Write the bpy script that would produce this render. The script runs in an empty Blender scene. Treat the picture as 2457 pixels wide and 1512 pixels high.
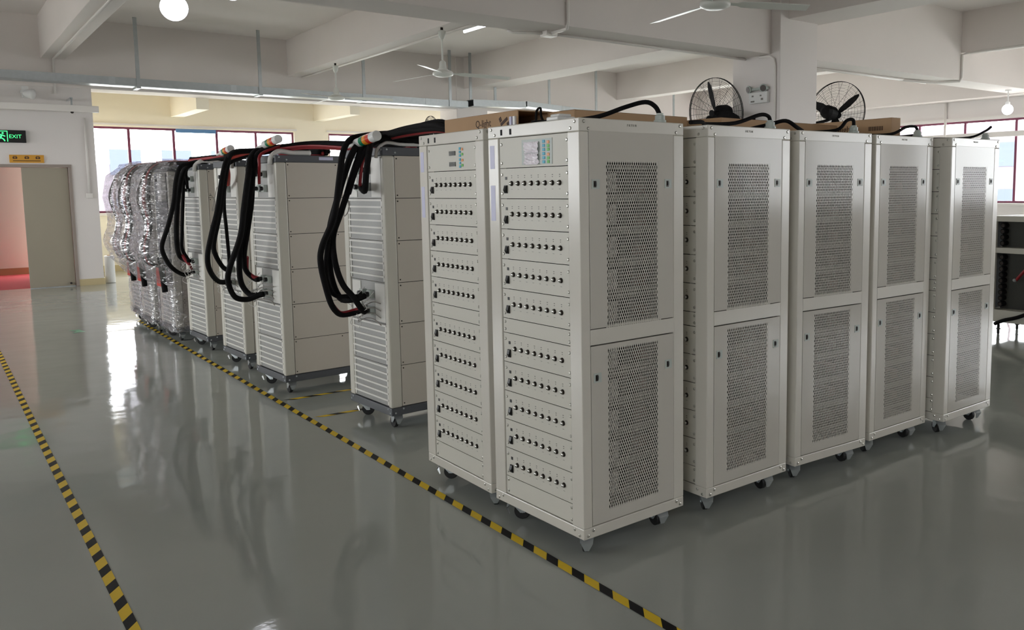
import bpy, math, random
from mathutils import Vector, Matrix
random.seed(11)
C = bpy.context.scene.collection
SC = bpy.context.scene
PI = math.pi

# ------------------------------------------------------------ camera
def cam_basis(yaw, pitch, roll):
    cy, sy = math.cos(yaw), math.sin(yaw)
    f = Vector((cy*math.cos(pitch), sy*math.cos(pitch), math.sin(pitch)))
    r = Vector((sy, -cy, 0)); u = r.cross(f)
    return r*math.cos(roll)+u*math.sin(roll), -r*math.sin(roll)+u*math.cos(roll), f
cd = bpy.data.cameras.new('camera'); cam = bpy.data.objects.new('camera', cd); C.objects.link(cam)
r_, u_, f_ = cam_basis(0.8999, -0.1019, -0.0106)
cam.matrix_world = Matrix(((r_.x, u_.x, -f_.x, -2.1814), (r_.y, u_.y, -f_.y, -2.8536), (r_.z, u_.z, -f_.z, 1.6519), (0, 0, 0, 1)))
cd.sensor_width = 36; cd.lens = 36*2024.35/2457
cd.shift_x = -202.0/2457; cd.shift_y = -97.0/2457
cd.clip_start = .05; cd.clip_end = 300
SC.camera = cam

# ------------------------------------------------------------ world, view, sampling
SKY = 10.0
w = bpy.data.worlds.new('overcast_sky'); SC.world = w; w.use_nodes = True
bg = w.node_tree.nodes['Background']; bg.inputs[0].default_value = (1.0, .992, .995, 1); bg.inputs[1].default_value = SKY
SC.view_settings.view_transform = 'Standard'; SC.view_settings.look = 'None'
SC.view_settings.gamma = 1; SC.view_settings.use_curve_mapping = False
SC.view_settings.exposure = 0.7
cy_ = SC.cycles
cy_.use_denoising = True
try: cy_.denoiser = 'OPENIMAGEDENOISE'
except Exception: pass
cy_.max_bounces = 10; cy_.diffuse_bounces = 6; cy_.glossy_bounces = 4; cy_.transparent_max_bounces = 24
cy_.transmission_bounces = 6; cy_.caustics_reflective = False; cy_.caustics_refractive = False
cy_.sample_clamp_indirect = 6.0
LX, RX, FY = -8.5, 16.2, -8.5       # left wall, right wall, front wall (behind the camera)
def portal(loc, rot, sx, sy):       # daylight sampling through a window opening
    d = bpy.data.lights.new('window_daylight', 'AREA'); d.shape = 'RECTANGLE'; d.size = sx; d.size_y = sy
    d.cycles.is_portal = True
    o = bpy.data.objects.new('window_daylight', d); C.objects.link(o); o.location = loc; o.rotation_euler = rot
    return o

# ------------------------------------------------------------ materials
def lin(c):
    return tuple(((x/255)/12.92 if x/255 <= .04045 else ((x/255+.055)/1.055)**2.4) for x in c)+(1,)
M = {}
def mat(name, rgb, rough=.5, metal=0., spec=.5, noise=0., nscale=20., bump=0., bscale=80., coat=0.):
    m = bpy.data.materials.new(name); m.use_nodes = True; nt = m.node_tree; n = nt.nodes; b = n['Principled BSDF']
    c = lin(rgb)
    b.inputs['Base Color'].default_value = c; b.inputs['Roughness'].default_value = rough
    b.inputs['Metallic'].default_value = metal; b.inputs['Specular IOR Level'].default_value = spec
    b.inputs['Coat Weight'].default_value = coat
    tc = n.new('ShaderNodeTexCoord')
    if noise:
        t = n.new('ShaderNodeTexNoise'); t.inputs['Scale'].default_value = nscale; t.inputs['Detail'].default_value = 4
        nt.links.new(tc.outputs['Object'], t.inputs['Vector'])
        mx = n.new('ShaderNodeMix'); mx.data_type = 'RGBA'; mx.blend_type = 'MIX'
        mx.inputs[6].default_value = tuple(x*(1-noise) for x in c[:3])+(1,); mx.inputs[7].default_value = tuple(min(1, x*(1+noise)) for x in c[:3])+(1,)
        nt.links.new(t.outputs['Fac'], mx.inputs[0]); nt.links.new(mx.outputs[2], b.inputs['Base Color'])
    if bump:
        t2 = n.new('ShaderNodeTexNoise'); t2.inputs['Scale'].default_value = bscale; t2.inputs['Detail'].default_value = 3
        nt.links.new(tc.outputs['Object'], t2.inputs['Vector'])
        bp = n.new('ShaderNodeBump'); bp.inputs['Strength'].default_value = bump; bp.inputs['Distance'].default_value = .01
        nt.links.new(t2.outputs['Fac'], bp.inputs['Height']); nt.links.new(bp.outputs['Normal'], b.inputs['Normal'])
    M[name] = m; return m
def emit(name, rgb, s):
    m = bpy.data.materials.new(name); m.use_nodes = True; nt = m.node_tree; nt.nodes.clear()
    e = nt.nodes.new('ShaderNodeEmission'); e.inputs[0].default_value = lin(rgb); e.inputs[1].default_value = s
    o = nt.nodes.new('ShaderNodeOutputMaterial'); nt.links.new(e.outputs[0], o.inputs[0]); M[name] = m; return m
mat('plaster', (222, 216, 213), .75, noise=.04, nscale=1.3, bump=.05, bscale=60)
mat('plaster_cream_lit', (246, 238, 218), .7, noise=.03, nscale=1.2)  # window light put into the colour: lighter, yellower copy of plaster
mat('plaster_pink', (226, 214, 210), .7)
mat('ceiling_paint', (224, 217, 213), .8, noise=.05, nscale=.8)
mat('cream_skirting', (196, 180, 140), .4)
mat('brown_skirting', (170, 130, 100), .4)
mat('red_carpet', (205, 84, 92), .8, noise=.08, nscale=60)
mat('rack_paint', (208, 204, 194), .22, noise=.015, nscale=3, bump=.02, bscale=5)
mat('door_paint', (196, 192, 183), .13, spec=.18, noise=.015, nscale=3, bump=.03, bscale=3.5)
mat('panel_paint', (206, 203, 192), .45, noise=.01, nscale=8)
mat('cabinet_paint', (206, 203, 192), .4, noise=.015, nscale=5)
mat('side_paint', (200, 193, 182), .45, noise=.02, nscale=4)
mat('charcoal', (84, 87, 92), .4, noise=.05, nscale=10)
mat('galvanised', (176, 182, 184), .35, .75, noise=.12, nscale=14)
mat('zinc', (188, 194, 196), .28, .6, noise=.06, nscale=30)
mat('screw_metal', (190, 188, 180), .3, .8)
mat('dark_metal', (52, 46, 42), .35, .6)
mat('chrome', (225, 225, 222), .15, 1.0)
mat('black_plastic', (22, 21, 21), .4); mat('fan_black', (14, 12, 13), .7, spec=.2)
mat('black_matte', (12, 12, 12), .75)
mat('rubber', (20, 20, 20), .6)
mat('sleeve', (15, 13, 14), .8, spec=.2, bump=.3, bscale=200)
mat('red_sleeve', (142, 26, 34), .5)
mat('orange_sleeve', (176, 52, 40), .5)
mat('white_cable', (214, 212, 208), .4)
mat('grey_wire', (150, 144, 138), .5)
mat('white_plastic', (226, 226, 224), .3)
mat('grey_plastic', (178, 186, 180), .4)
mat('slat_paint', (228, 226, 220), .35)
mat('mesh_grey', (158, 158, 155), .45, .15, noise=.12, nscale=120)
mat('inner_metal', (128, 126, 118), .5, .2)
mat('inner_dark', (15, 15, 15), .8, spec=.2)  # near-black; carries interior and underside shade, also colours the battery cells
mat('sink_white', (206, 200, 193), .4)
mat('board_red', (104, 62, 54), .5)
mat('cardboard', (178, 146, 112), .8, noise=.05, nscale=9)
mat('cardboard_in', (120, 88, 60), .85)
mat('ink', (70, 48, 36), .7)
mat('tape_yellow', (232, 196, 44), .45, spec=.25, noise=.06, nscale=25)
mat('tape_black', (16, 14, 15), .5, spec=.2)
mat('lens_green', (18, 120, 84), .2)
mat('lens_amber', (222, 142, 40), .2)
mat('lens_red', (204, 52, 34), .2)
mat('frame_red', (118, 52, 78), .4)
mat('window_white', (225, 220, 215), .4)
mat('door_grey', (158, 150, 134), .35, noise=.03, nscale=2)
mat('door_frame', (150, 138, 130), .4)
mat('sign_black', (14, 16, 16), .3)
mat('sign_orange', (208, 150, 50), .5)
mat('sticker', (196, 196, 222), .4)
mat('key_blue', (40, 160, 190), .4); mat('key_orange', (226, 150, 90), .4); mat('key_green', (84, 176, 60), .4)
mat('lcd', (38, 44, 40), .2)
mat('mark_grey', (120, 118, 112), .6)
mat('fan_white', (214, 216, 210), .3)
mat('blind_blue', (96, 140, 190), .5)
mat('charcoal_dark', (62, 62, 56), .5)
mat('sheet_grey', (112, 114, 118), .35)
mat('facade', (104, 97, 104), .9); mat('facade_window', (70, 78, 98), .7); mat('ground_mat', (170, 170, 165), .9)
mat('green_vinyl', (60, 150, 96), .4)
emit('exit_green', (70, 235, 130), 1.3)
emit('lamp_white', (246, 246, 255), 5.0)
emit('tube_white', (240, 246, 255), 8.0)

def floor_material():
    m = bpy.data.materials.new('epoxy_floor'); m.use_nodes = True; nt = m.node_tree; n = nt.nodes; b = n['Principled BSDF']
    tc = n.new('ShaderNodeTexCoord')
    t = n.new('ShaderNodeTexNoise'); t.inputs['Scale'].default_value = .35; t.inputs['Detail'].default_value = 5
    nt.links.new(tc.outputs['Object'], t.inputs['Vector'])
    r = n.new('ShaderNodeValToRGB'); r.color_ramp.elements[0].position = .3; r.color_ramp.elements[1].position = .7
    r.color_ramp.elements[0].color = lin((162, 166, 160)); r.color_ramp.elements[1].color = lin((171, 175, 169))
    nt.links.new(t.outputs['Fac'], r.inputs[0]); nt.links.new(r.outputs[0], b.inputs['Base Color'])
    b.inputs['Roughness'].default_value = .07; b.inputs['Specular IOR Level'].default_value = .36
    b.inputs['Coat Weight'].default_value = .0
    t2 = n.new('ShaderNodeTexNoise'); t2.inputs['Scale'].default_value = 2.2; t2.inputs['Detail'].default_value = 2
    t3 = n.new('ShaderNodeTexNoise'); t3.inputs['Scale'].default_value = 30; t3.inputs['Detail'].default_value = 2
    nt.links.new(tc.outputs['Object'], t2.inputs['Vector']); nt.links.new(tc.outputs['Object'], t3.inputs['Vector'])
    bp = n.new('ShaderNodeBump'); bp.inputs['Strength'].default_value = .22; bp.inputs['Distance'].default_value = .02
    bp2 = n.new('ShaderNodeBump'); bp2.inputs['Strength'].default_value = .05; bp2.inputs['Distance'].default_value = .004
    nt.links.new(t2.outputs['Fac'], bp.inputs['Height']); nt.links.new(t3.outputs['Fac'], bp2.inputs['Height'])
    nt.links.new(bp.outputs['Normal'], bp2.inputs['Normal'])
    nt.links.new(bp2.outputs['Normal'], b.inputs['Normal']); nt.links.new(bp2.outputs['Normal'], b.inputs['Coat Normal'])
    M['epoxy_floor'] = m
floor_material()
def glass_material():
    m = bpy.data.materials.new('window_glass'); m.use_nodes = True; nt = m.node_tree; n = nt.nodes; n.clear()
    tr = n.new('ShaderNodeBsdfTransparent'); tr.inputs[0].default_value = (.93, .95, .96, 1)
    g = n.new('ShaderNodeBsdfGlossy'); g.inputs['Roughness'].default_value = .02
    mx = n.new('ShaderNodeMixShader'); mx.inputs[0].default_value = .06
    o = n.new('ShaderNodeOutputMaterial')
    nt.links.new(tr.outputs[0], mx.inputs[1]); nt.links.new(g.outputs[0], mx.inputs[2]); nt.links.new(mx.outputs[0], o.inputs[0]); M['window_glass'] = m
glass_material()
def wrap_material():
    m = bpy.data.materials.new('stretch_wrap'); m.use_nodes = True; nt = m.node_tree; n = nt.nodes; n.clear()
    tc = n.new('ShaderNodeTexCoord'); mp = n.new('ShaderNodeMapping'); mp.inputs['Scale'].default_value = (4, 4, 9); mp.inputs['Rotation'].default_value = (.5, .35, 0)
    t = n.new('ShaderNodeTexNoise'); t.inputs['Scale'].default_value = 2.0; t.inputs['Detail'].default_value = 2.2; t.inputs['Distortion'].default_value = .9
    nt.links.new(tc.outputs['Object'], mp.inputs[0]); nt.links.new(mp.outputs[0], t.inputs['Vector'])
    bp = n.new('ShaderNodeBump'); bp.inputs['Strength'].default_value = 1.0; bp.inputs['Distance'].default_value = .03
    nt.links.new(t.outputs['Fac'], bp.inputs['Height'])
    tr = n.new('ShaderNodeBsdfTransparent'); tr.inputs[0].default_value = (.97, .96, .98, 1)
    g = n.new('ShaderNodeBsdfGlossy'); g.inputs['Roughness'].default_value = .14; nt.links.new(bp.outputs[0], g.inputs['Normal'])
    d = n.new('ShaderNodeBsdfDiffuse'); d.inputs[0].default_value = (.96, .93, .98, 1)
    r = n.new('ShaderNodeValToRGB'); r.color_ramp.elements[0].position = .50; r.color_ramp.elements[1].position = .74
    r.color_ramp.elements[0].color = (.03, .03, .03, 1); r.color_ramp.elements[1].color = (.62, .62, .62, 1)
    nt.links.new(t.outputs['Fac'], r.inputs[0])
    tl_ = n.new('ShaderNodeBsdfTranslucent'); tl_.inputs[0].default_value = (.95, .92, 1, 1); md = n.new('ShaderNodeMixShader'); md.inputs[0].default_value = .5
    nt.links.new(d.outputs[0], md.inputs[1]); nt.links.new(tl_.outputs[0], md.inputs[2])
    m1 = n.new('ShaderNodeMixShader'); nt.links.new(r.outputs[0], m1.inputs[0]); nt.links.new(tr.outputs[0], m1.inputs[1]); nt.links.new(md.outputs[0], m1.inputs[2])
    m2 = n.new('ShaderNodeMixShader'); m2.inputs[0].default_value = .26
    o = n.new('ShaderNodeOutputMaterial')
    nt.links.new(m1.outputs[0], m2.inputs[1]); nt.links.new(g.outputs[0], m2.inputs[2]); nt.links.new(m2.outputs[0], o.inputs[0]); M['stretch_wrap'] = m
wrap_material()
def film_material():
    m = bpy.data.materials.new('protective_film'); m.use_nodes = True; nt = m.node_tree; n = nt.nodes; b = n['Principled BSDF']
    b.inputs['Base Color'].default_value = lin((246, 240, 246)); b.inputs['Roughness'].default_value = .25; b.inputs['Metallic'].default_value = .0
    tc = n.new('ShaderNodeTexCoord'); v = n.new('ShaderNodeTexNoise'); v.inputs['Scale'].default_value = 55; v.inputs['Distortion'].default_value = 2
    nt.links.new(tc.outputs['Object'], v.inputs['Vector'])
    bp = n.new('ShaderNodeBump'); bp.inputs['Strength'].default_value = .8; bp.inputs['Distance'].default_value = .004
    nt.links.new(v.outputs['Fac'], bp.inputs['Height']); nt.links.new(bp.outputs[0], b.inputs['Normal']); M['protective_film'] = m
film_material()

# ------------------------------------------------------------ mesh helpers
def frame_of(d):
    d = d.normalized(); a = Vector((0, 0, 1)) if abs(d.z) < .9 else Vector((1, 0, 0))
    s = d.cross(a).normalized(); return s, s.cross(d).normalized()
def spline(pts, k=5):
    P = [Vector(p) for p in pts]
    if len(P) < 3: return P
    out = []
    for i in range(len(P)-1):
        p0 = P[max(i-1, 0)]; p1 = P[i]; p2 = P[i+1]; p3 = P[min(i+2, len(P)-1)]
        for j in range(k):
            t = j/k
            out.append(.5*((2*p1)+(p2-p0)*t+(2*p0-5*p1+4*p2-p3)*t*t+(3*p1-p0-3*p2+p3)*t**3))
    out.append(P[-1]); return out
class MB:
    def __init__(s): s.v = []; s.f = []; s.m = []
    def add(s, vs, fs, mi=0):
        b = len(s.v); s.v += [tuple(v) for v in vs]; s.f += [tuple(b+i for i in f) for f in fs]; s.m += [mi]*len(fs); return s
    def box(s, x0, x1, y0, y1, z0, z1, mi=0):
        v = [(x0, y0, z0), (x1, y0, z0), (x1, y1, z0), (x0, y1, z0), (x0, y0, z1), (x1, y0, z1), (x1, y1, z1), (x0, y1, z1)]
        return s.add(v, [(3, 2, 1, 0), (4, 5, 6, 7), (0, 1, 5, 4), (1, 2, 6, 5), (2, 3, 7, 6), (3, 0, 4, 7)], mi)
    def obox(s, c, ax, ay, az, hx, hy, hz, mi=0):
        c = Vector(c); v = []
        for kz in (-1, 1):
            for kx, ky in ((-1, -1), (1, -1), (1, 1), (-1, 1)): v.append(c+ax*hx*kx+ay*hy*ky+az*hz*kz)
        return s.add(v, [(3, 2, 1, 0), (4, 5, 6, 7), (0, 1, 5, 4), (1, 2, 6, 5), (2, 3, 7, 6), (3, 0, 4, 7)], mi)
    def cyl(s, a, b, r, n=12, mi=0, r2=None, cap=True):
        a = Vector(a); b = Vector(b); r2 = r if r2 is None else r2; e1, e2 = frame_of(b-a)
        v = []
        for p, q in ((a, r), (b, r2)):
            for i in range(n): t = 2*PI*i/n; v.append(p+(e1*math.cos(t)+e2*math.sin(t))*q)
        f = [(i, (i+1) % n, n+(i+1) % n, n+i) for i in range(n)]
        if cap: f += [tuple(range(n-1, -1, -1)), tuple(range(n, 2*n))]
        return s.add(v, f, mi)
    def lathe(s, o, d, prof, n=16, mi=0):     # prof: (distance along d, radius)
        o = Vector(o); d = Vector(d).normalized(); e1, e2 = frame_of(d); v = []
        for h, r in prof:
            for i in range(n): t = 2*PI*i/n; v.append(o+d*h+(e1*math.cos(t)+e2*math.sin(t))*max(r, 1e-5))
        f = []
        for k in range(len(prof)-1):
            for i in range(n): j = (i+1) % n; f.append((k*n+i, k*n+j, (k+1)*n+j, (k+1)*n+i))
        f.append(tuple(range(n-1, -1, -1))); f.append(tuple((len(prof)-1)*n+i for i in range(n)))
        return s.add(v, f, mi)
    def tube(s, pts, r, n=8, mi=0, k=5, smooth=True):
        P = spline(pts, k) if smooth else [Vector(p) for p in pts]; v = []
        t0 = (P[1]-P[0]).normalized(); e1, e2 = frame_of(t0)
        for i, p in enumerate(P):
            t = (P[min(i+1, len(P)-1)]-P[max(i-1, 0)]).normalized()
            e1 = (e1-t*e1.dot(t)).normalized(); e2 = t.cross(e1)
            rr = r(i/(len(P)-1)) if callable(r) else r
            for j in range(n): a = 2*PI*j/n; v.append(p+(e1*math.cos(a)+e2*math.sin(a))*rr)
        f = [(i*n+j, i*n+(j+1) % n, (i+1)*n+(j+1) % n, (i+1)*n+j) for i in range(len(P)-1) for j in range(n)]
        f += [tuple(range(n-1, -1, -1)), tuple((len(P)-1)*n+j for j in range(n))]
        return s.add(v, f, mi)
    def ring(s, c, nrm, R, r, n=36, mi=0):
        nrm = Vector(nrm).normalized(); e1, e2 = frame_of(nrm); c = Vector(c); q = 4; v = []
        for i in range(n):
            a = 2*PI*i/n; d = e1*math.cos(a)+e2*math.sin(a)
            for j in range(q): b = 2*PI*j/q+PI/4; v.append(c+d*(R+r*math.cos(b))+nrm*r*math.sin(b))
        f = [(i*q+j, i*q+(j+1) % q, ((i+1) % n)*q+(j+1) % q, ((i+1) % n)*q+j) for i in range(n) for j in range(q)]
        return s.add(v, f, mi)
    def screw(s, p, d, r=.0076, h=.0035, mi=0):
        p = Vector(p); d = Vector(d); return s.lathe(p, d, ((0, r), (h*.5, r), (h, r*.55)), 8, mi)
    def build(s, name, mats, parent=None, smooth=False, bevel=0., loc=None):
        me = bpy.data.meshes.new(name); me.from_pydata(s.v, [], s.f); 
        if not isinstance(mats, (list, tuple)): mats = [mats]
        for m in mats: me.materials.append(M[m] if isinstance(m, str) else m)
        me.polygons.foreach_set('material_index', s.m)
        if smooth: me.polygons.foreach_set('use_smooth', [True]*len(me.polygons))
        me.update()
        o = bpy.data.objects.new(name, me); C.objects.link(o)
        if parent: o.parent = parent
        if loc: o.location = loc
        if bevel:
            b = o.modifiers.new('edge', 'BEVEL'); b.width = bevel; b.segments = 2; b.limit_method = 'ANGLE'; b.harden_normals = False
        return o
def copy_mesh(o, parent, loc=(0, 0, 0), name=None):
    c = o.copy(); C.objects.link(c); c.parent = parent; c.location = loc
    if name: c.name = name
    return c
def empty(name, loc=(0, 0, 0), rz=0.):
    o = bpy.data.objects.new(name, None); C.objects.link(o); o.location = loc; o.rotation_euler = (0, 0, rz); o.empty_display_size = .1; return o
def tag(o, label, cat, group=None):
    o['label'] = label; o['category'] = cat
    if group: o['group'] = group
    return o
def struct(o): o['kind'] = 'structure'; return o
def stuff(o): o['kind'] = 'stuff'; return o
KIDS = {}
def copy_tree(o, parent=None, skip=()):
    c = o.copy(); C.objects.link(c); c.parent = parent
    for ch in list(o.children):
        if ch.name.split('.')[0] in skip: continue
        copy_tree(ch, c, skip)
    return c
def text_mesh(body, size, extrude=.0005):
    cu = bpy.data.curves.new('lettering', 'FONT'); cu.body = body; cu.size = size; cu.extrude = extrude; cu.resolution_u = 3
    o = bpy.data.objects.new('lettering', cu); C.objects.link(o)
    bpy.context.view_layer.update()
    me = bpy.data.meshes.new_from_object(o.evaluated_get(bpy.context.evaluated_depsgraph_get()))
    bpy.data.objects.remove(o); bpy.data.curves.remove(cu); return me
def lettering(body, size, origin, right, up, material, parent, extrude=.0005, name='lettering'):
    me = text_mesh(body, size, extrude)
    right = Vector(right); up = Vector(up); n = right.cross(up)
    me.transform(Matrix(((right.x, up.x, n.x, origin[0]), (right.y, up.y, n.y, origin[1]), (right.z, up.z, n.z, origin[2]), (0, 0, 0, 1))))
    me.materials.clear(); me.materials.append(M[material])
    o = bpy.data.objects.new(name, me); C.objects.link(o)
    if parent: o.parent = parent
    return o

# ============================================================ THE SETTING
CZ = 4.72
struct(MB().box(LX-.2, RX+.2, FY-.2, 17.8, -.2, 0).build('floor', 'epoxy_floor'))
ceil = struct(MB().box(LX-.2, RX+.2, FY-.2, 19.0, CZ, CZ+.2).build('ceiling', 'ceiling_paint'))
def beam(x0, x1, y0, y1, z0, z1=CZ): return MB().box(x0, x1, y0, y1, z0, z1+.01).build('beam', 'ceiling_paint', ceil, bevel=.006)
for y0 in (-4.6, 5.15, 14.788): beam(LX+.001, RX-.001, y0, y0+.59, 3.52)
for ya, yb in ((FY, -4.6), (-4.01, 5.15), (5.74, 14.79), (15.37, 17.6)):
    for x0, x1 in ((-4.7, -4.35), (-.41, -.05), (3.83, 4.18), (12.58, 12.95)): beam(x0, x1, ya, yb, 4.0)
    if ya != 5.74: beam(7.56, 8.3, ya, yb, 4.0)
beam(7.93, 8.6, 5.74, 14.8, 4.0)
for x0, x1, z0 in ((2.2, 2.44, 3.30), (5.37, 5.6, 3.34)): MB().box(x0, x1, 15.37, 17.6, z0, 4.3).build('beam', 'plaster_cream_lit', ceil, bevel=.006)
beam(15.7, 16.2, FY, 17.6, 3.5)
for i, (x0, x1, y0, y1) in enumerate(((7.38, 8.22, 4.99, 5.88), (7.72, 8.55, 14.78, 15.6))):
    struct(MB().box(x0, x1, y0, y1, 0, CZ).build('column', 'plaster', bevel=.012))

def wall_x(name, y0, y1, xa, xb, openings, m, z1=CZ):      # wall running along X with openings (x0,x1,z0,z1)
    mb = MB(); xs = xa
    for ox0, ox1, oz0, oz1 in openings:
        mb.box(xs, ox0, y0, y1, 0, z1); mb.box(ox0, ox1, y0, y1, oz1, z1)
        if oz0 > 0: mb.box(ox0, ox1, y0, y1, 0, oz0)
        xs = ox1
    mb.box(xs, xb, y0, y1, 0, z1); return struct(mb.build(name, m))
def wall_y(name, x0, x1, ya, yb, openings, m, z1=CZ):
    mb = MB(); ys = ya
    for oy0, oy1, oz0, oz1 in openings:
        mb.box(x0, x1, ys, oy0, 0, z1); mb.box(x0, x1, oy0, oy1, oz1, z1); mb.box(x0, x1, oy0, oy1, 0, oz0); ys = oy1
    mb.box(x0, x1, ys, yb, 0, z1); return struct(mb.build(name, m))
Z0, Z1 = 1.24, 3.06
back_w = [(.45, 4.88), (5.72, 10.1), (10.95, 15.4)]
right_w = [(-7.9, -2.4), (.5, 8.85), (9.7, 16.9)]
left_w = [(-7.9, -3.4), (5.0, 8.85), (9.7, 14.0)]
wall_x('wall_back', 17.6, 17.8, .1, RX+.2, [(a, b, Z0, Z1) for a, b in back_w], 'plaster_cream_lit')
wall_y('wall_right', RX, RX+.2, FY-.2, 17.6, [(a, b, Z0, Z1) for a, b in right_w], 'plaster')
wall_y('wall_left', LX-.2, LX, FY-.2, 14.8, [(a, b, Z0, Z1) for a, b in left_w], 'plaster')
wall_x('wall_front', FY-.2, FY, LX, RX, [(11.0, 15.4, Z0, Z1)], 'plaster')
wall_x('wall_partition', 14.8, 15.0, LX, .32, [(-2.25, -.07, 0, 2.17)], 'plaster')
struct(MB().box(.12, .32, 15.0, 17.6, 0, CZ).build('wall_return', 'plaster_cream_lit'))
struct(MB().box(-.07, .335, 14.785, 14.8, 0, .115).box(.32, .335, 14.8, 17.6, 0, .115).build('baseboard_partition', 'cream_skirting'))
struct(MB().box(LX, -2.3, 14.785, 14.8, 0, .115).build('baseboard_left', 'cream_skirting'))
struct(MB().box(.335, RX, 17.585, 17.6, 0, .13).build('baseboard_back', 'cream_skirting'))
struct(MB().box(RX-.015, RX, FY, 17.58, 0, .13).build('baseboard_right', 'cream_skirting'))
# corridor behind the open leaf of the door
struct(MB().box(-6, .12, 15.0, 18.2, -.2, .004).build('floor_corridor', 'red_carpet'))
struct(MB().box(-6, .12, 18.2, 18.4, 0, 3.2).build('wall_corridor', 'plaster_pink'))
struct(MB().box(-6.2, -6, 15.0, 18.4, 0, 3.2).build('wall_corridor_end', 'plaster_pink'))
struct(MB().box(-6.2, .12, 15.0, 18.4, 3.2, 3.3).build('ceiling_corridor', 'plaster_pink'))
struct(MB().box(-6, .12, 18.18, 18.2, 0, .14).build('baseboard_corridor', 'brown_skirting'))

win_n = [0]
def window(axis, pos, a, b, sign, mull, m_frame='frame_red', transom=None):
    """axis 'x': wall runs along X at Y=pos; axis 'y': wall runs along Y at X=pos. sign: +1 when the outside lies at +."""
    win_n[0] += 1
    def B(mb, u0, u1, w0, w1, z0, z1, mi=0):
        w0, w1 = sorted((pos+sign*w0, pos+sign*w1))
        return mb.box(u0, u1, w0, w1, z0, z1, mi) if axis == 'x' else mb.box(w0, w1, u0, u1, z0, z1, mi)
    mb = MB(); t = .045
    B(mb, a, b, .06, .12, Z0, Z0+t); B(mb, a, b, .06, .12, Z1-t, Z1); B(mb, a, a+t, .06, .12, Z0+t, Z1-t); B(mb, b-t, b, .06, .12, Z0+t, Z1-t)
    fr = struct(mb.build('window_%d' % win_n[0], m_frame))
    for u in mull: B(MB(), u-.026, u+.026, .055, .125, Z0+t, Z1-t).build('mullion', m_frame, fr)
    if transom: B(MB(), a+t, b-t, -.03, .04, transom-.09, transom+.02).build('transom', 'window_white', fr)
    us = [a+t]+list(mull)+[b-t]
    for u0, u1 in zip(us[:-1], us[1:]):
        B(MB(), u0+.026, u1-.026, .085, .091, Z0+t, Z1-t).build('pane', 'window_glass', fr)
    B(MB(), a-.06, b+.06, -.07, .06, Z0-.05, Z0).build('sill', 'window_white', fr)
    B(MB(), a-.05, b+.05, -.04, 0, Z1+.03, Z1+.07).build('curtain_rail', 'window_white', fr)
    c = (a+b)/2; h = (Z0+Z1)/2
    if axis == 'x': portal((c, pos+sign*.22, h), (-sign*PI/2, 0, 0), b-a, Z1-Z0)
    else: portal((pos+sign*.22, c, h), (0, sign*PI/2, 0), Z1-Z0, b-a)
    return fr
window('x', 17.6, .45, 4.88, 1, (1.367, 2.247, 3.144, 4.004))
window('x', 17.6, 5.72, 10.1, 1, (6.6, 7.48, 8.36, 9.2))
window('x', 17.6, 10.95, 15.4, 1, (11.8, 12.7, 13.6, 14.5))
window('y', RX, -7.9, -2.4, 1, (-6.8, -5.66, -4.5, -3.4))
window('y', LX, -7.9, -3.4, -1, (-6.8, -5.66, -4.5))
window('x', FY, 11.0, 15.4, -1, (11.9, 12.8, 13.7, 14.6))
window('y', RX, .5, 8.85, 1, (1.3, 2.44, 3.58, 4.71, 5.85, 6.99, 8.1), transom=2.76)
window('y', RX, 9.7, 16.9, 1, (10.8, 12, 13.2, 14.4, 15.6))
window('y', LX, 5.0, 8.85, -1, (5.85, 6.99, 8.1))
window('y', LX, 9.7, 14.0, -1, (10.6, 11.5, 12.4, 13.2))
tag(MB().box(2.28, 3.11, 17.56, 17.59, 2.97, 3.05).build('roller_blind', 'blind_blue', bevel=.006), 'rolled blue blind at the top of the far window', 'blind')

# door
dr = struct(MB().box(-2.25, -.07, 14.78, 15.02, 2.12, 2.17).box(-.12, -.07, 14.78, 15.02, 0, 2.12).box(-2.25, -2.2, 14.78, 15.02, 0, 2.12).build('door_1', 'door_frame', bevel=.004))
MB().box(-.81, -.125, 14.84, 14.88, .012, 2.115).build('door_leaf', 'door_grey', dr, bevel=.003)
MB().box(-.81, -.125, 14.83, 14.85, .0, .012).build('threshold', 'zinc', dr)
MB().lathe((-.2, 14.84, .06), (0, -1, 0), ((0, .012), (.03, .012), (.05, .02), (.06, .018)), 10).build('door_stop', 'dark_metal', dr, smooth=True)

# outside
gr = struct(MB().box(-90, 120, -90, 120, -5.3, -5.1).build('ground', 'ground_mat'))
def facade(name, x0, x1, y0, y1, z1, face, label):
    e = empty(name, ((x0+x1)/2, (y0+y1)/2, -5.1)); ox, oy = e.location.x, e.location.y
    MB().box(x0-ox, x1-ox, y0-oy, y1-oy, 0, z1+5.1).build('wall', 'facade', e)
    if face == 'y':
        n = int((x1-x0)/3.2)
        for i in range(n):
            for k in range(3):
                u = x0+1+i*3.2
                MB().box(u-ox, u+1.9-ox, y0-oy-.05, y0-oy+.02, 1.4+k*3.3, 3.1+k*3.3).build('window_unit', 'facade_window', e)
    else:
        n = int((y1-y0)/3.2)
        for i in range(n):
            for k in range(3):
                u = y0+1+i*3.2
                MB().box(x0-ox-.05, x0-ox+.02, u-oy, u+1.9-oy, 1.4+k*3.3, 3.1+k*3.3).build('window_unit', 'facade_window', e)
    return tag(e, label, 'building')
facade('building', -6, 26, 62, 72, 3.6, 'y', 'pale factory building across the yard seen through the far left windows')
facade('building', 58, 68, 2, 40, 6.0, 'x', 'pale building with window bands seen through the windows on the far right')

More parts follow.
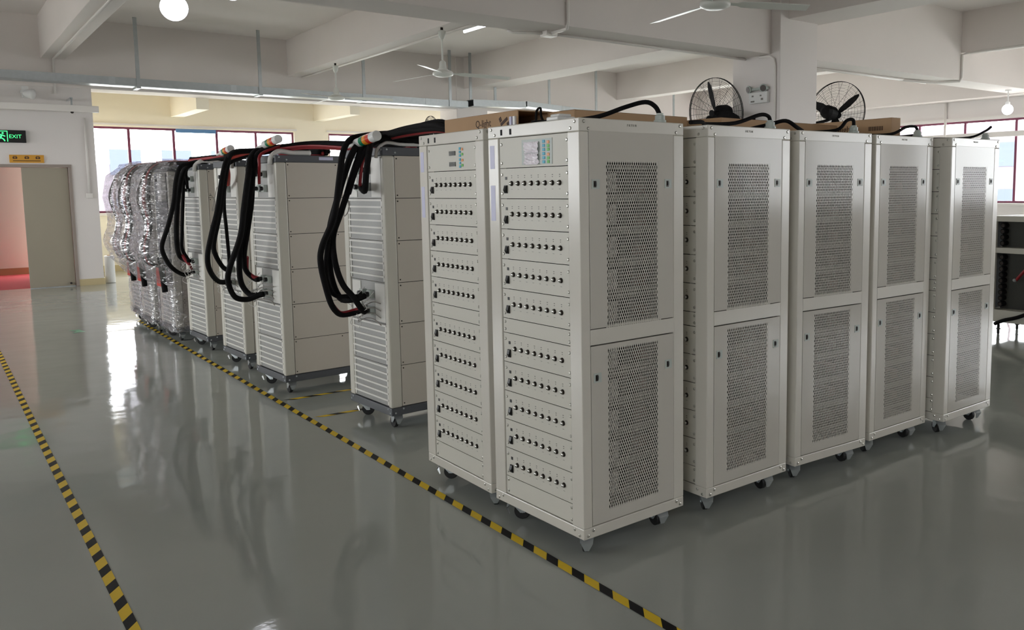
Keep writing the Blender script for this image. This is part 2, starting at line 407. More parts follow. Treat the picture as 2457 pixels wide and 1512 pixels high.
# ============================================================ TEST RACKS (local: x into depth, y along the front, z up; origin at near floor corner)
RW, RD, RB, RH = .70, .63, .10, 1.95
DOORS = ((1.04, 1.90, 1.045, 1.77, 1.67), (.153, .968, .207, .945, .822))
def lattice(x0, x1, z0, z1):
    """diamond-perforated sheet in plane y=0 (front) built tile by tile"""
    px = (x1-x0)/24.; nr = int(round((z1-z0)/.0143)); pz = (z1-z0)/nr*2
    mb = MB(); a, b = px/2, pz/2; ha, hb = a*.745, b*.745; t = .0022
    for j in range(-1, nr+1):
        for i in range(-1, 25):
            cx = x0+px*(i+.5)+(px/2 if j % 2 else 0); cz = z0+b*(j+.5)
            hole = (i >= 0 and 0 <= j < nr and cx-ha > x0-.001 and cx+ha < x1+px*.3 and cx < x1)
            o = [(cx-a, 0, cz), (cx, 0, cz-b), (cx+a, 0, cz), (cx, 0, cz+b)]
            if not hole: mb.add(o, [(0, 1, 2, 3)]); continue
            h = [(cx-ha, 0, cz), (cx, 0, cz-hb), (cx+ha, 0, cz), (cx, 0, cz+hb)]; g = [(p[0], t, p[2]) for p in h]
            mb.add(o+h+g, [(0, 1, 5, 4), (1, 2, 6, 5), (2, 3, 7, 6), (3, 0, 4, 7), (4, 5, 9, 8), (5, 6, 10, 9), (6, 7, 11, 10), (7, 4, 8, 11)])
    return mb
def caster_parts(root, x, y, brake=True, ang=0., m='zinc', rz=RB):
    """swivel caster standing on the floor below a rail at height rz"""
    e = MB(); R = rz*.42
    c = Vector((x, y, 0)); d = Vector((math.cos(ang), math.sin(ang), 0)); s = Vector((-d.y, d.x, 0)); ax = c-d*.022; ax.z = R
    e.obox((x, y, rz-.003), d, s, Vector((0, 0, 1)), .034, .03, .003)
    e.lathe((x, y, rz-.006), (0, 0, -1), ((0, .024), (.008, .026), (.014, .02)), 14)
    for k in (-1, 1):
        p = [c+d*.03+s*k*.018+Vector((0, 0, rz-.016)), c-d*.036+s*k*.018+Vector((0, 0, rz-.016)), ax-d*.012+s*k*.018-Vector((0, 0, .006)), ax+d*.012+s*k*.018-Vector((0, 0, .006))]
        q = [v+s*k*.0025 for v in p]
        e.add(p+q, [(0, 1, 2, 3), (7, 6, 5, 4), (0, 4, 5, 1), (1, 5, 6, 2), (2, 6, 7, 3), (3, 7, 4, 0)])
    e.obox(c-d*.002+Vector((0, 0, rz-.016)), d, s, Vector((0, 0, 1)), .032, .02, .003)
    e.cyl(ax-s*.024, ax+s*.024, .006, 8)
    if brake:   # pressed steel brake pedal
        p0 = c+d*.034+Vector((0, 0, rz-.006)); p1 = c+d*.058+Vector((0, 0, rz-.034)); p2 = c+d*.046+Vector((0, 0, rz-.070))
        e.add([p0-s*.034, p0+s*.034, p1+s*.026, p1-s*.026, p2+s*.010, p2-s*.010], [(0, 1, 2, 3), (3, 2, 4, 5)])
        e.add([v-Vector((0, 0, .003))-d*.003 for v in (p0-s*.034, p0+s*.034, p1+s*.026, p1-s*.026, p2+s*.010, p2-s*.010)], [(3, 2, 1, 0), (5, 4, 2, 3)])
    b = e.build('caster_fork', m, root)
    wv = MB().lathe(ax-s*.013, s, ((0, R*.55), (0, R*.9), (.004, R), (.022, R), (.026, R*.9), (.026, R*.55)), 20)
    wv.build('wheel', 'rubber', b, smooth=False)
    return b
def make_rack():
    root = empty('test_rack')
    # cap and base
    mb = MB().box(0, RD, 0, RW, 1.893, RH); cap = mb.build('top_cap', 'rack_paint', root, bevel=.004)
    MB().box(-.0006, .004, .575, .592, 1.905, 1.932).box(-.0006, .004, .50, .517, 1.905, 1.932).build('cable_slot', 'black_matte', cap)
    lettering('F K T E H', .014, (.272, -.0012, 1.922), (1, 0, 0), (0, 0, 1), 'mark_grey', cap)
    base = MB().box(0, RD, 0, RW, RB, .15).build('base_frame', 'rack_paint', root, bevel=.004)
    for (x0, x1, y0, y1) in ((0, .05, 0, .082), (0, .045, .612, RW), (RD-.066, RD, 0, .05), (RD-.05, RD, RW-.05, RW)):
        MB().box(x0, x1, y0, y1, .15, 1.893).build('corner_post', 'rack_paint', root, bevel=.004)
    MB().box(.05, RD-.066, 0, .02, .97, 1.038).build('cross_rail', 'rack_paint', root)
    MB().box(.05, RD-.05, RW-.012, RW-.002, .15, 1.893, 0).box(.05, RD-.05, RW-.016, RW-.0125, .15, 1.893, 1).build('side_panel', ['rack_paint', 'inner_dark'], root)  # second box: dark inner skin that paints the shade inside the rack
    MB().box(RD-.012, RD-.002, .05, RW-.05, .15, 1.893, 0).box(RD-.016, RD-.0125, .05, RW-.05, .15, 1.893, 1).build('back_panel', ['rack_paint', 'inner_dark'], root)  # dark inner face again holds the interior shade in its colour
    for z0, z1, m0, m1, zl in DOORS:
        x0, x1, a, b = .0525, .5615, .143, .466; y0, y1 = .0006, .014
        mb = MB().box(x0, a, y0, y1, z0+.002, z1-.004).box(b, x1, y0, y1, z0+.002, z1-.004).box(a, b, y0, y1, z0+.002, m0).box(a, b, y0, y1, m1, z1-.004)
        d = mb.build('door', 'door_paint', root)
        sh = lattice(a+.004, b-.004, m0+.004, m1-.004).build('mesh_sheet', 'door_paint', d, loc=(0, .0012, 0))
        for xl in (.088, .527):
            l = MB().box(xl-.021, xl+.021, -.002, .004, zl-.021, zl+.021, 0).box(xl-.013, xl+.002, -.0026, .0, zl-.014, zl+.014, 1).box(xl-.006, xl+.001, -.006, .0, zl-.008, zl+.01, 2)
            l.build('latch', ['grey_plastic', 'dark_metal', 'black_plastic'], d)
    MB().box(.02, RD-.02, .02, RW-.02, RB-.001, RB+.02).build('underside_shade', 'inner_dark', root)  # dark plate added to blacken the shade and reflection under the open base
    # screws of frame
    s = MB()
    for y in (.03, .67):
        for z, yy in ((1.935, y), (1.908, .06 if y < .3 else .64), (.116, y), (.134, .065 if y < .3 else .635)): s.screw((0, yy, z), (-1, 0, 0))
    for x in (.025, .605):
        for z, xx in ((1.935, x), (1.905, .05 if x < .3 else .58), (.116, x), (.134, .055 if x < .3 else .58)): s.screw((xx, 0, z), (0, -1, 0))
    stuff(s.build('frame_screws', 'screw_metal', root))
    # plug-in modules
    mods = []
    PX = .006
    def plate(name, z0, z1, m='panel_paint'):
        o = MB().box(PX, PX+.003, .084, .608, z0+.0016, z1-.0016).build(name, m, root)
        sc = MB()
        for y in (.092, .592):
            if z1-z0 > .1: sc.screw((PX, y, z1-.03), (-1, 0, 0)).screw((PX, y, z0+.024), (-1, 0, 0))
            else: sc.screw((PX, y, z1-.018), (-1, 0, 0)).screw((PX, y, z0+.018), (-1, 0, 0))
        stuff(sc.build('panel_screws', 'screw_metal', o)); return o
    pitch = .1435
    zs = [1.7505-pitch*i for i in range(5)]+[.9615-pitch*i for i in range(5)]
    proto = None
    for z1 in zs:
        z0 = z1-pitch
        pl = plate('channel_module', z0, z1)
        if proto is None:
            zc = z1-.072; proto = []
            for i in range(8):
                y = .146+i*.0525
                f = MB().lathe((PX, y, zc), (-1, 0, 0), ((0, .0122), (.002, .0122), (.003, .0108), (.007, .0106), (.009, .009)), 18, 0).lathe((PX-.0085, y, zc), (-1, 0, 0), ((0, .0085), (.002, .0085), (.005, .006), (.006, .002)), 16, 1)
                o = f.build('fuse_holder', ['dark_metal', 'chrome'], pl, smooth=True); proto.append(o)
            sw = MB().box(PX-.006, PX, .549, .571, zc-.046, zc-.008, 0).add([(PX-.006, .551, zc-.044), (PX-.006, .569, zc-.044), (PX-.013, .569, zc-.03), (PX-.013, .551, zc-.03), (PX-.007, .569, zc-.011), (PX-.007, .551, zc-.011)], [(0, 1, 2, 3), (3, 2, 4, 5)], 0)
            proto.append(sw.build('rocker_switch', 'black_plastic', pl))
            proto.append(MB().box(PX-.002, PX+.001, .552, .566, zc+.018, zc+.032).build('indicator', 'black_plastic', pl))
            mk = MB()
            for i in range(8):
                y = .146+i*.0525
                for dz, wd in ((.036, .004), (.027, .003)): mk.box(PX-.0006, PX+.001, y-wd, y+wd, zc+dz-.0016, zc+dz+.0016)
                mk.box(PX-.0006, PX+.001, y-.006, y+.006, zc-.028, zc-.0265)
            proto.append(stuff(mk.build('printed_marks', 'mark_grey', pl)))
            ch = MB().box(.012, .6, .06, .6, zc-.07, zc-.068, 1).box(.012, .6, .056, .058, zc-.07, zc-.055, 0).box(.012, .6, .056, .058, zc+.056, zc+.07, 0)
            ch.box(.03, .15, .12, .5, zc-.06, zc+.03, 1).box(.3, .56, .1, .5, zc-.066, zc-.06, 1).box(.34, .4, .12, .2, zc-.06, zc+.0, 1).box(.46, .52, .14, .24, zc-.06, zc-.01, 2)
            proto.append(ch.build('chassis', ['inner_metal', 'inner_dark', 'board_red'], pl))
            hs = MB()
            for k in range(6): hs.box(.172+k*.011, .178+k*.011, .032, .052, zc-.045, zc+.04)
            hs.box(.17, .24, .05, .054, zc-.045, zc+.04)
            proto.append(hs.build('heat_sink', 'sink_white', pl)); zref = z1
        else:
            for q in proto:
                c = q.copy(); C.objects.link(c); c.parent = pl; c.location = (0, 0, z1-zref)
        mods.append(pl)
    plate('display_panel', 1.7505, 1.892)
    plate('blank_panel', .9615, 1.033); plate('blank_panel', .152, .9615-pitch*5)
    # gland and casters
    MB().lathe((.525, .05, RH), (0, 0, 1), ((0, .03), (.012, .03), (.014, .024), (.034, .024), (.036, .017), (.045, .017)), 12).build('cable_gland', 'grey_plastic', root)
    for x, y, a in ((.07, .075, -2.15), (RD-.1, .08, -1.75), (.075, RW-.085, 2.5), (RD-.09, RW-.085, 1.4)): caster_parts(root, x, y, True, a)
    return root
rack = make_rack()
G_R = 'off-white test racks in the front row'
RP = {'A': (0, 0, .030), 'P': (-.0088, .7643, -.009), 'B': (.7816, .0094, .0156), 'C': (1.5034, .0332, -.042), 'D': (2.2280, .0430, .0008), 'E': (2.9536, -.0293, .0085)}
RL = {'A': 'off-white test rack nearest the camera, crumpled film over its display',
      'P': 'off-white test rack left of the nearest rack, two small black displays',
      'B': 'off-white mesh-door test rack directly right of the nearest rack',
      'C': 'off-white test rack with mesh side doors, middle one of the five in the right row',
      'D': 'off-white test rack second from the right end of the row',
      'E': 'off-white test rack at the far right end of the row, beside the open metal frame'}
tag(rack, RL['A'], 'rack', G_R); rack.rotation_euler = (0, 0, RP['A'][2])
racks = {'A': rack}
for k in 'PBCDE':
    c = copy_tree(rack, None, () if k == 'P' else ('heat_sink',) if k in 'BE' else ('heat_sink', 'fuse_holder', 'rocker_switch', 'indicator', 'printed_marks'))
    c.location = (RP[k][0], RP[k][1], 0); c.rotation_euler = (0, 0, RP[k][2]); tag(c, RL[k], 'rack', G_R); racks[k] = c
def child(root, name): return [o for o in root.children if o.name.split('.')[0] == name]
# displays
dA = child(racks['A'], 'display_panel')[0]; dP = child(racks['P'], 'display_panel')[0]
def key_column(y, zs, m, parent, x=.0045):
    for z in zs: MB().box(x, x+.003, y-.009, y+.009, z-.0065, z+.0065).build('key', m, parent, bevel=.001)
MB().box(.0035, .007, .195, .425, 1.762, 1.876).build('control_overlay', 'grey_plastic', dA)
for z in (1.84, 1.788): 
    f = MB(); n = 7; vs = []
    for i in range(n):
        for j in range(n): vs.append((.003-random.random()*.012, .29+.11*i/(n-1), z-.026+.05*j/(n-1)))
    f.add(vs, [(i*n+j, i*n+j+1, (i+1)*n+j+1, (i+1)*n+j) for i in range(n-1) for j in range(n-1)]); f.build('protective_film', 'protective_film', dA)
for b in (1.832, 1.778):
    key_column(.255, (b-.006, b+.012, b+.03), 'key_blue', dA, .001); key_column(.222, (b+.026,), 'key_orange', dA, .001); key_column(.222, (b-.006, b+.01), 'key_green', dA, .001)
for z in (1.841, 1.785):
    MB().box(.003, .007, .295, .361, z-.0115, z+.0115).build('display', 'lcd', dP)
    key_column(.246, (z-.014, z+.004, z+.022), 'key_blue', dP, .003); key_column(.222, (z+.018,), 'key_orange', dP, .003); key_column(.222, (z-.008,), 'key_green', dP, .003)
for k in 'AP':
    p = child(racks[k], 'corner_post')[1]
    for z0, z1 in ((1.75, 1.86), (1.50, 1.67)):
        st = MB().box(-.0007, .001, .645, .683, z0, z1).build('label_sticker', 'sticker', p)
# power cords running out of the glands
def cord(pts, r, label, m='sleeve', group='black power cords on the rack tops'):
    return tag(MB().tube(pts, r, 8).build('power_cord', m, smooth=True), label, 'cord', group)
def rk(k, x, y, z):
    a = RP[k][2]; return (RP[k][0]+math.cos(a)*x-math.sin(a)*y, RP[k][1]+math.sin(a)*x+math.cos(a)*y, z)
cord([rk('A', .525, .05, 1.985), rk('A', .505, .06, 2.025), rk('A', .46, .08, 2.045), rk('A', .37, .12, 2.02), rk('A', .28, .2, 1.98), rk('A', .2, .32, 1.965), rk('A', .12, .5, 1.965)], .011, 'thick black cord arching from the gland on top of the nearest rack')
cord([rk('B', .525, .05, 1.985), rk('B', .51, .05, 2.015), rk('B', .45, .06, 2.02), rk('B', .3, .09, 1.975), rk('B', .1, .1, 1.962), rk('B', -.02, .02, 1.962), rk('B', -.12, .0, 1.955)], .010, 'black cord from the gland of the rack right of the nearest one')
cord([rk('C', .525, .05, 1.985), rk('C', .505, .04, 2.025), rk('C', .46, .05, 2.02), rk('C', .40, .08, 1.965), rk('C', .36, .3, 1.965)], .010, 'short black loop of cord over the gland of the middle rack')
cord([rk('C', .26, .2, 1.965), rk('C', .12, .12, 1.975), rk('C', .05, .14, 2.01), rk('C', -.02, .2, 1.99), rk('C', -.1, .3, 1.965)], .011, 'black cord hump at the left end of the middle rack top')
cord([rk('D', .525, .05, 1.985), rk('D', .50, .05, 2.015), rk('D', .42, .07, 2.01), rk('D', .3, .1, 1.965), rk('D', .2, .3, 1.965)], .009, 'black cord arching from the gland of the fourth rack against the window')
cord([rk('E', .0, .25, 1.965), rk('E', -.1, .2, 1.97), rk('D', .58, .2, 1.965), rk('D', .5, .3, 1.965)], .008, 'black cord crossing from the last rack to the one left of it')
cord([rk('E', .60, .05, 2.04), rk('E', .54, .06, 2.01), rk('E', .4, .1, 1.965), rk('E', .3, .3, 1.965)], .008, 'black cord rising at the top right corner of the last rack')

# ============================================================ BATTERY CABINETS
GW, GD, GB, GH = .64, .9, .106, 1.941
SZ = (1.885, 1.599, 1.311, 1.025, .740, .452, .165)
def make_cabinet():
    root = empty('battery_cabinet')
    MB().box(0, GD, 0, GW, 1.885, GH).build('top_frame', 'charcoal', root, bevel=.004)
    MB().box(0, GD, 0, GW, GB, .16).build('base_frame', 'charcoal', root, bevel=.004)
    for x0, x1, y0, y1 in ((0, .085, 0, .048), (0, .06, GW-.075, GW), (GD-.08, GD, 0, .05), (GD-.08, GD, GW-.05, GW)):
        MB().box(x0, x1, y0, y1, .16, 1.885).build('corner_post', 'cabinet_paint', root, bevel=.012)
    MB().box(.03, GD-.03, .03, GW-.03, GB-.001, GB+.02).build('underside_shade', 'inner_dark', root)  # added dark plate, same painted underside shade as on the racks
    MB().box(.05, GD-.05, .0125, .02, .165, 1.885).build('seam_shade_sheet', 'inner_dark', root)  # dark sheet added behind the side seams so the gaps look shaded
    for i in range(6):
        z1, z0 = SZ[i], SZ[i+1]
        p = MB().box(.0865, GD-.081, .004, .012, z0+.002, z1-.002).build('side_panel', 'side_paint', root)
        s = MB().screw((.10, .004, z1-.02), (0, -1, 0), .005).screw((.10, .004, z0+.02), (0, -1, 0), .005).screw((.5, .004, z1-.02), (0, -1, 0), .005)
        stuff(s.build('panel_screws', 'dark_metal', p))
        MB().box(.0865, GD-.081, GW-.012, GW-.004, z0+.001, z1-.001).build('side_panel', 'side_paint', root)
        # front of the battery module
        f = MB().box(.012, .02, .05, GW-.077, z0+.002, z1-.002).build('battery_module', 'mesh_grey', root)
        if i in (0, 3):
            MB().box(.008, .012, .06, .2, z0+.01, z1-.01, 0).build('cover_plate', 'slat_paint', f); MB().box(.008, .012, .42, .55, z0+.01, z1-.01, 0).build('cover_plate', 'slat_paint', f)
            for zc in (z0+.08, z0+.195):
                for yc in (.25, .36):
                    MB().box(-.02, .012, yc-.028, yc+.028, zc-.028, zc+.028, 0).cyl((-.02, yc, zc), (-.045, yc, zc), .018, 12, 1).build('terminal_block', ['grey_plastic', 'black_plastic'], f, bevel=.003)
        else:
            for k in range(6):
                z = z1-.012-k*.0465
                MB().box(.002, .012, .052, GW-.079, z-.006, z+.006).build('slat', 'slat_paint', f)
            for ya in (.052, GW-.093): MB().box(.006, .012, ya, ya+.014, z0+.01, z1-.01).build('edge_strip', 'slat_paint', f)
    s = MB()
    for y, z in ((.02, .125), (.05, .148), (GW-.02, .125), (GW-.05, .148), (.02, 1.925)): s.screw((0, y, z), (-1, 0, 0), .007)
    for x, z in ((.03, .125), (.09, .148), (.03, 1.925), (.09, 1.905)): s.screw((x, 0, z), (0, -1, 0), .007)
    stuff(s.build('frame_screws', 'zinc', root))
    for x, y, a in ((.07, .08, -1.6), (GD-.1, .08, -1.3), (.07, GW-.09, 2.6), (GD-.1, GW-.09, 1.2)): caster_parts(root, x, y, True, a, 'zinc', GB)
    return root
cab = make_cabinet()
GPOS = {'G1': (.2347, 2.4605, .0495), 'G2': (.0205, 3.9837, .0594), 'G3': (.05, 5.16, .05), 'G4': (.0327, 6.4177, .0475), 'W1': (-.08, 7.28, .03), 'W2': (-.13, 8.10, .03), 'W3': (-.10, 8.93, .03)}
GL = {'G1': 'off-white slatted battery cabinet nearest to the test racks, standing alone', 'G2': 'off-white slatted battery cabinet with a white tag on its dark top rail',
      'G3': 'off-white slatted battery cabinet half hidden, third in its row', 'G4': 'off-white slatted battery cabinet standing next to the plastic-wrapped ones',
      'W1': 'plastic-wrapped battery cabinet nearest to the unwrapped ones', 'W2': 'plastic-wrapped battery cabinet in the middle of the three', 'W3': 'plastic-wrapped battery cabinet at the far end of the row by the window'}
cabs = {}
for i, k in enumerate(GPOS):
    c = cab if i == 0 else copy_tree(cab)
    cabs[k] = c
    c.location = (GPOS[k][0], GPOS[k][1], 0); c.rotation_euler = (0, 0, GPOS[k][2]); tag(c, GL[k], 'cabinet', 'battery cabinets in the long row')
MB().box(.36, .48, -.0012, .0, 1.905, 1.930).build('rating_tag', 'sticker', child(cabs['G2'], 'top_frame')[0])
def cable(k, pts, r, m='sleeve', name='power_cable', kk=5):
    return MB().tube(pts, r, 8, k=kk).build(name, m, cabs[k], smooth=True)
TOP = [(.28, .12, 1.975), (.12, .14, 2.0)]
CB = {
'G1': [([(.3, -.1, 2.02), (.1, .05, 2.035), (-.05, .187, 2.02), (-.15, .174, 1.988), (-.25, .064, 1.897), (-.3, .018, 1.743), (-.33, .056, 1.494), (-.36, .192, 1.294), (-.36, .232, 1.177), (-.33, .238, 1.016), (-.28, .263, .877), (-.2, .31, .805), (-.1, .304, .807), (-.045, .273, .83)], .017, 'sleeve'),
       ([(.3, -.02, 2.0), (.1, .08, 2.01), (-.05, .126, 1.989), (-.15, .099, 1.928), (-.22, .109, 1.773), (-.26, .171, 1.575), (-.28, .244, 1.403), (-.28, .279, 1.227), (-.24, .336, 1.045), (-.18, .344, .912), (-.12, .253, .907), (-.045, .25, .925)], .019, 'sleeve'),
       ([(.25, .0, 2.03), (.1, .04, 2.03), (-.05, .066, 1.957), (-.12, .089, 1.858), (-.18, .103, 1.716), (-.24, .156, 1.504), (-.26, .244, 1.344), (-.25, .25, 1.169), (-.2, .256, 1.018), (-.14, .226, .926), (-.08, .227, .83), (-.045, .25, .815)], .017, 'sleeve'),
       ([(.3, .02, 1.985), (.1, .03, 2.01), (-.05, .033, 1.984), (-.1, -.016, 1.924), (-.12, -.026, 1.854), (-.12, .009, 1.757), (-.1, .078, 1.651), (-.045, .25, 1.678)], .017, 'sleeve'),
       ([(.25, .06, 1.99), (-.06, .09, 1.986), (-.12, .1, 1.872), (-.15, .148, 1.745), (-.16, .208, 1.638)], .021, 'sleeve'),
       ([(.28, .08, 2.02), (.0, .12, 2.02), (-.1, .15, 1.95), (-.2, .13, 1.82), (-.26, .15, 1.62), (-.31, .2, 1.35), (-.31, .27, 1.1), (-.25, .3, .95), (-.15, .28, .93), (-.06, .3, .92)], .013, 'sleeve'),
       ([(.1, .1, 2.03), (-.06, .117, 1.931), (-.08, .1, 1.873), (-.1, .101, 1.83), (-.1, .145, 1.70), (-.045, .25, 1.70)], .011, 'red_sleeve'),
       ([(-.28, .263, .885), (-.2, .31, .813), (-.1, .31, .82), (-.06, .27, .84)], .016, 'red_sleeve')],
'G2': [([(.3, .05, 2.0), (.1, .2, 2.0), (-.03, .269, 1.986), (-.12, .194, 1.922), (-.18, .111, 1.758), (-.22, .112, 1.538), (-.25, .144, 1.302), (-.3, .268, 1.06), (-.3, .332, .934), (-.25, .347, .806), (-.15, .36, .772), (-.08, .3, .802), (-.045, .265, .815)], .019, 'sleeve'),
       ([(.3, .1, 1.98), (.1, .15, 1.99), (-.05, .177, 1.967), (-.1, .176, 1.863), (-.15, .149, 1.655), (-.18, .202, 1.417), (-.2, .303, 1.203), (-.2, .352, 1.017), (-.15, .452, .882), (-.1, .41, .802), (-.045, .34, .81)], .019, 'sleeve'),
       ([(.3, .12, 2.0), (.1, .16, 2.0), (-.05, .19, 1.96), (-.1, .201, 1.833), (-.14, .167, 1.58), (-.16, .226, 1.355), (-.16, .342, 1.138), (-.12, .432, 1.006), (-.06, .418, .932), (-.045, .36, .93)], .018, 'sleeve'),
       ([(.2, .2, 2.0), (-.05, .26, 1.955), (-.06, .245, 1.865), (-.045, .25, 1.80)], .015, 'sleeve'),
       ([(-.13, .37, 1.12), (-.11, .44, 1.0), (-.07, .42, .95), (-.04, .38, .935)], .018, 'red_sleeve'),
       ([(.1, .1, 2.02), (-.07, .1, 1.95), (-.09, .1, 1.85), (-.06, .2, 1.72)], .012, 'red_sleeve')],
'G3': [([(.3, -.15, 2.02), (.1, -.12, 2.02), (-.05, -.11, 2.003), (-.12, -.11, 1.919), (-.2, -.20, 1.722), (-.25, -.22, 1.497), (-.3, -.2, 1.305), (-.33, -.15, 1.109), (-.3, -.08, .972), (-.2, .03, .856), (-.1, .05, .838), (-.045, .25, .815)], .019, 'sleeve'),
       ([(.3, -.1, 2.02), (-.05, -.14, 2.001), (-.1, -.08, 1.887), (-.15, -.07, 1.625), (-.2, -.06, 1.395), (-.22, .03, 1.193), (-.2, .06, 1.09), (-.12, .15, .977), (-.045, .25, .93)], .018, 'sleeve'),
       ([(.2, -.05, 2.0), (-.08, -.03, 1.9), (-.1, .02, 1.7), (-.1, .07, 1.523), (-.12, -.02, 1.325), (-.08, .07, .997), (-.045, .22, .94)], .013, 'sleeve'),
       ([(.15, -.05, 2.02), (-.08, -.10, 1.953), (-.09, -.05, 1.889), (-.08, -.03, 1.806), (-.045, .1, 1.72)], .018, 'orange_sleeve'),
       ([(.15, .0, 2.0), (-.07, .0, 1.93), (-.07, .02, 1.8), (-.045, .2, 1.69)], .015, 'sleeve')],
'G4': [([(.3, .0, 1.98), (.1, .08, 1.98), (-.05, .098, 1.946), (-.15, .06, 1.913), (-.2, .065, 1.774), (-.25, .0, 1.559), (-.3, .054, 1.327), (-.35, .129, 1.125), (-.3, .243, .991), (-.2, .373, .864), (-.1, .368, .792), (-.045, .33, .81)], .019, 'sleeve'),
       ([(.3, .05, 1.97), (.1, .1, 1.975), (-.05, .101, 1.931), (-.1, .146, 1.869), (-.15, .163, 1.681), (-.18, .193, 1.399), (-.2, .168, 1.163), (-.12, .393, .988), (-.045, .33, .93)], .021, 'sleeve'),
       ([(.2, .1, 1.97), (-.05, .12, 1.931), (-.08, .202, 1.823), (-.1, .238, 1.554), (-.12, .258, 1.236), (-.1, .366, 1.069), (-.045, .36, .94)], .015, 'sleeve'),
       ([(-.1, .37, 1.0), (-.08, .35, .95), (-.05, .33, .9), (-.04, .3, .85)], .016, 'red_sleeve'),
       ([(.1, .1, 1.985), (-.06, .16, 1.9), (-.06, .2, 1.75), (-.045, .25, 1.7)], .013, 'sleeve')]}
for k in CB:
    for pts, r, m in CB[k]: cable(k, pts, r*(1.18 if m == 'sleeve' else 1), m)
# thin sense wires near the terminals
def wire(k, c, R, seed):
    rr = random.Random(seed); pts = []
    for i in range(11):
        a = 2*PI*i/8+rr.random()*.4; pts.append((c[0]-.03*rr.random(), c[1]+R*math.cos(a)*(.8+.4*rr.random()), c[2]+R*1.1*math.sin(a)))
    return cable(k, [(-.02, c[1]-.06, c[2]+.1)]+pts+[(-.02, c[1]-.08, c[2]+.04)], .0024, 'white_cable', 'sense_wire', 4)
for k, off in (('G1', 0), ('G2', .1), ('G3', 0), ('G4', .05)):
    wire(k, (-.07, .33+off, .76), .06, 1); wire(k, (-.06, .30+off, .80), .045, 2); wire(k, (-.05, .22+off, .86), .03, 3); wire(k, (-.08, .36+off, .88), .03, 4)
    for j in range(4): cable(k, [(-.005, .1+off*.5, .88-j*.05), (-.03, .16, .89-j*.04), (-.05, .24+off, .86-j*.03), (-.08, .3+off, .83-j*.03)], .0035, 'grey_wire', 'sense_wire', 4)
    cable(k, [(-.16, .25, 1.64), (-.1, .326, 1.571), (-.1, .341, 1.512), (-.1, .412, 1.481), (-.06, .45, 1.6), (-.05, .4, 1.7)], .0035, 'grey_wire', 'sense_wire', 4)
for k in ('G1', 'G2', 'G3', 'G4'):   # pale corrugated hose between front and top
    cable(k, [(-.02, .06, 1.87), (-.015, .047, 1.925), (.03, .04, 1.965), (.08, .043, 1.972), (.15, .03, 1.962), (.3, .03, 1.962)], .012 if k == 'G1' else .021, 'white_cable', 'white_hose')
# bundles crossing the cabinet tops towards the next cabinet
def bundle(k, pts, n, spread, r0, reds, nm='cable_bundle'):
    root = None
    for i in range(n):
        a = 2*PI*i/n; ox, oz = spread*math.cos(a), spread*.5*math.sin(a)+spread*.5
        P = [(x+ox+random.uniform(-.008, .008), y, z+oz*(1+.3*math.sin(j*2+i))) for j, (x, y, z) in enumerate(pts)]
        cable(k, P, r0, 'red_sleeve' if i in reds else 'sleeve', 'top_cable')
bundle('G1', [(.0, .25, 1.98), (.08, .1, 2.005), (.1, -.2, 2.02), (.06, -.62, 2.02), (.08, -.8, 1.995), (.12, -.88, 1.99)], 7, .035, .02, (5,))
bundle('G2', [(.0, .3, 1.965), (.12, .1, 1.99), (.25, -.2, 2.0), (.42, -.7, 1.965), (.6, -1.0, 1.965), (.62, -1.1, 1.965)], 7, .035, .017, (4, 5))
bundle('G3', [(.0, .2, 1.965), (.1, .0, 2.0), (.2, -.3, 2.0), (.3, -.7, 1.965), (.4, -1.0, 1.965)], 6, .03, .017, (4,))
bundle('G4', [(.0, .2, 1.965), (.1, .0, 1.985), (.15, -.25, 1.99), (.2, -.6, 2.01), (.25, -.8, 1.98)], 6, .03, .017, (0, 3))
for k in ('W1', 'W2', 'W3'): bundle(k, [(-.02, .35, 1.955), (.1, .2, 1.97), (.15, -.1, 1.965), (.2, -.3, 1.955)], 4, .025, .016, (1,))
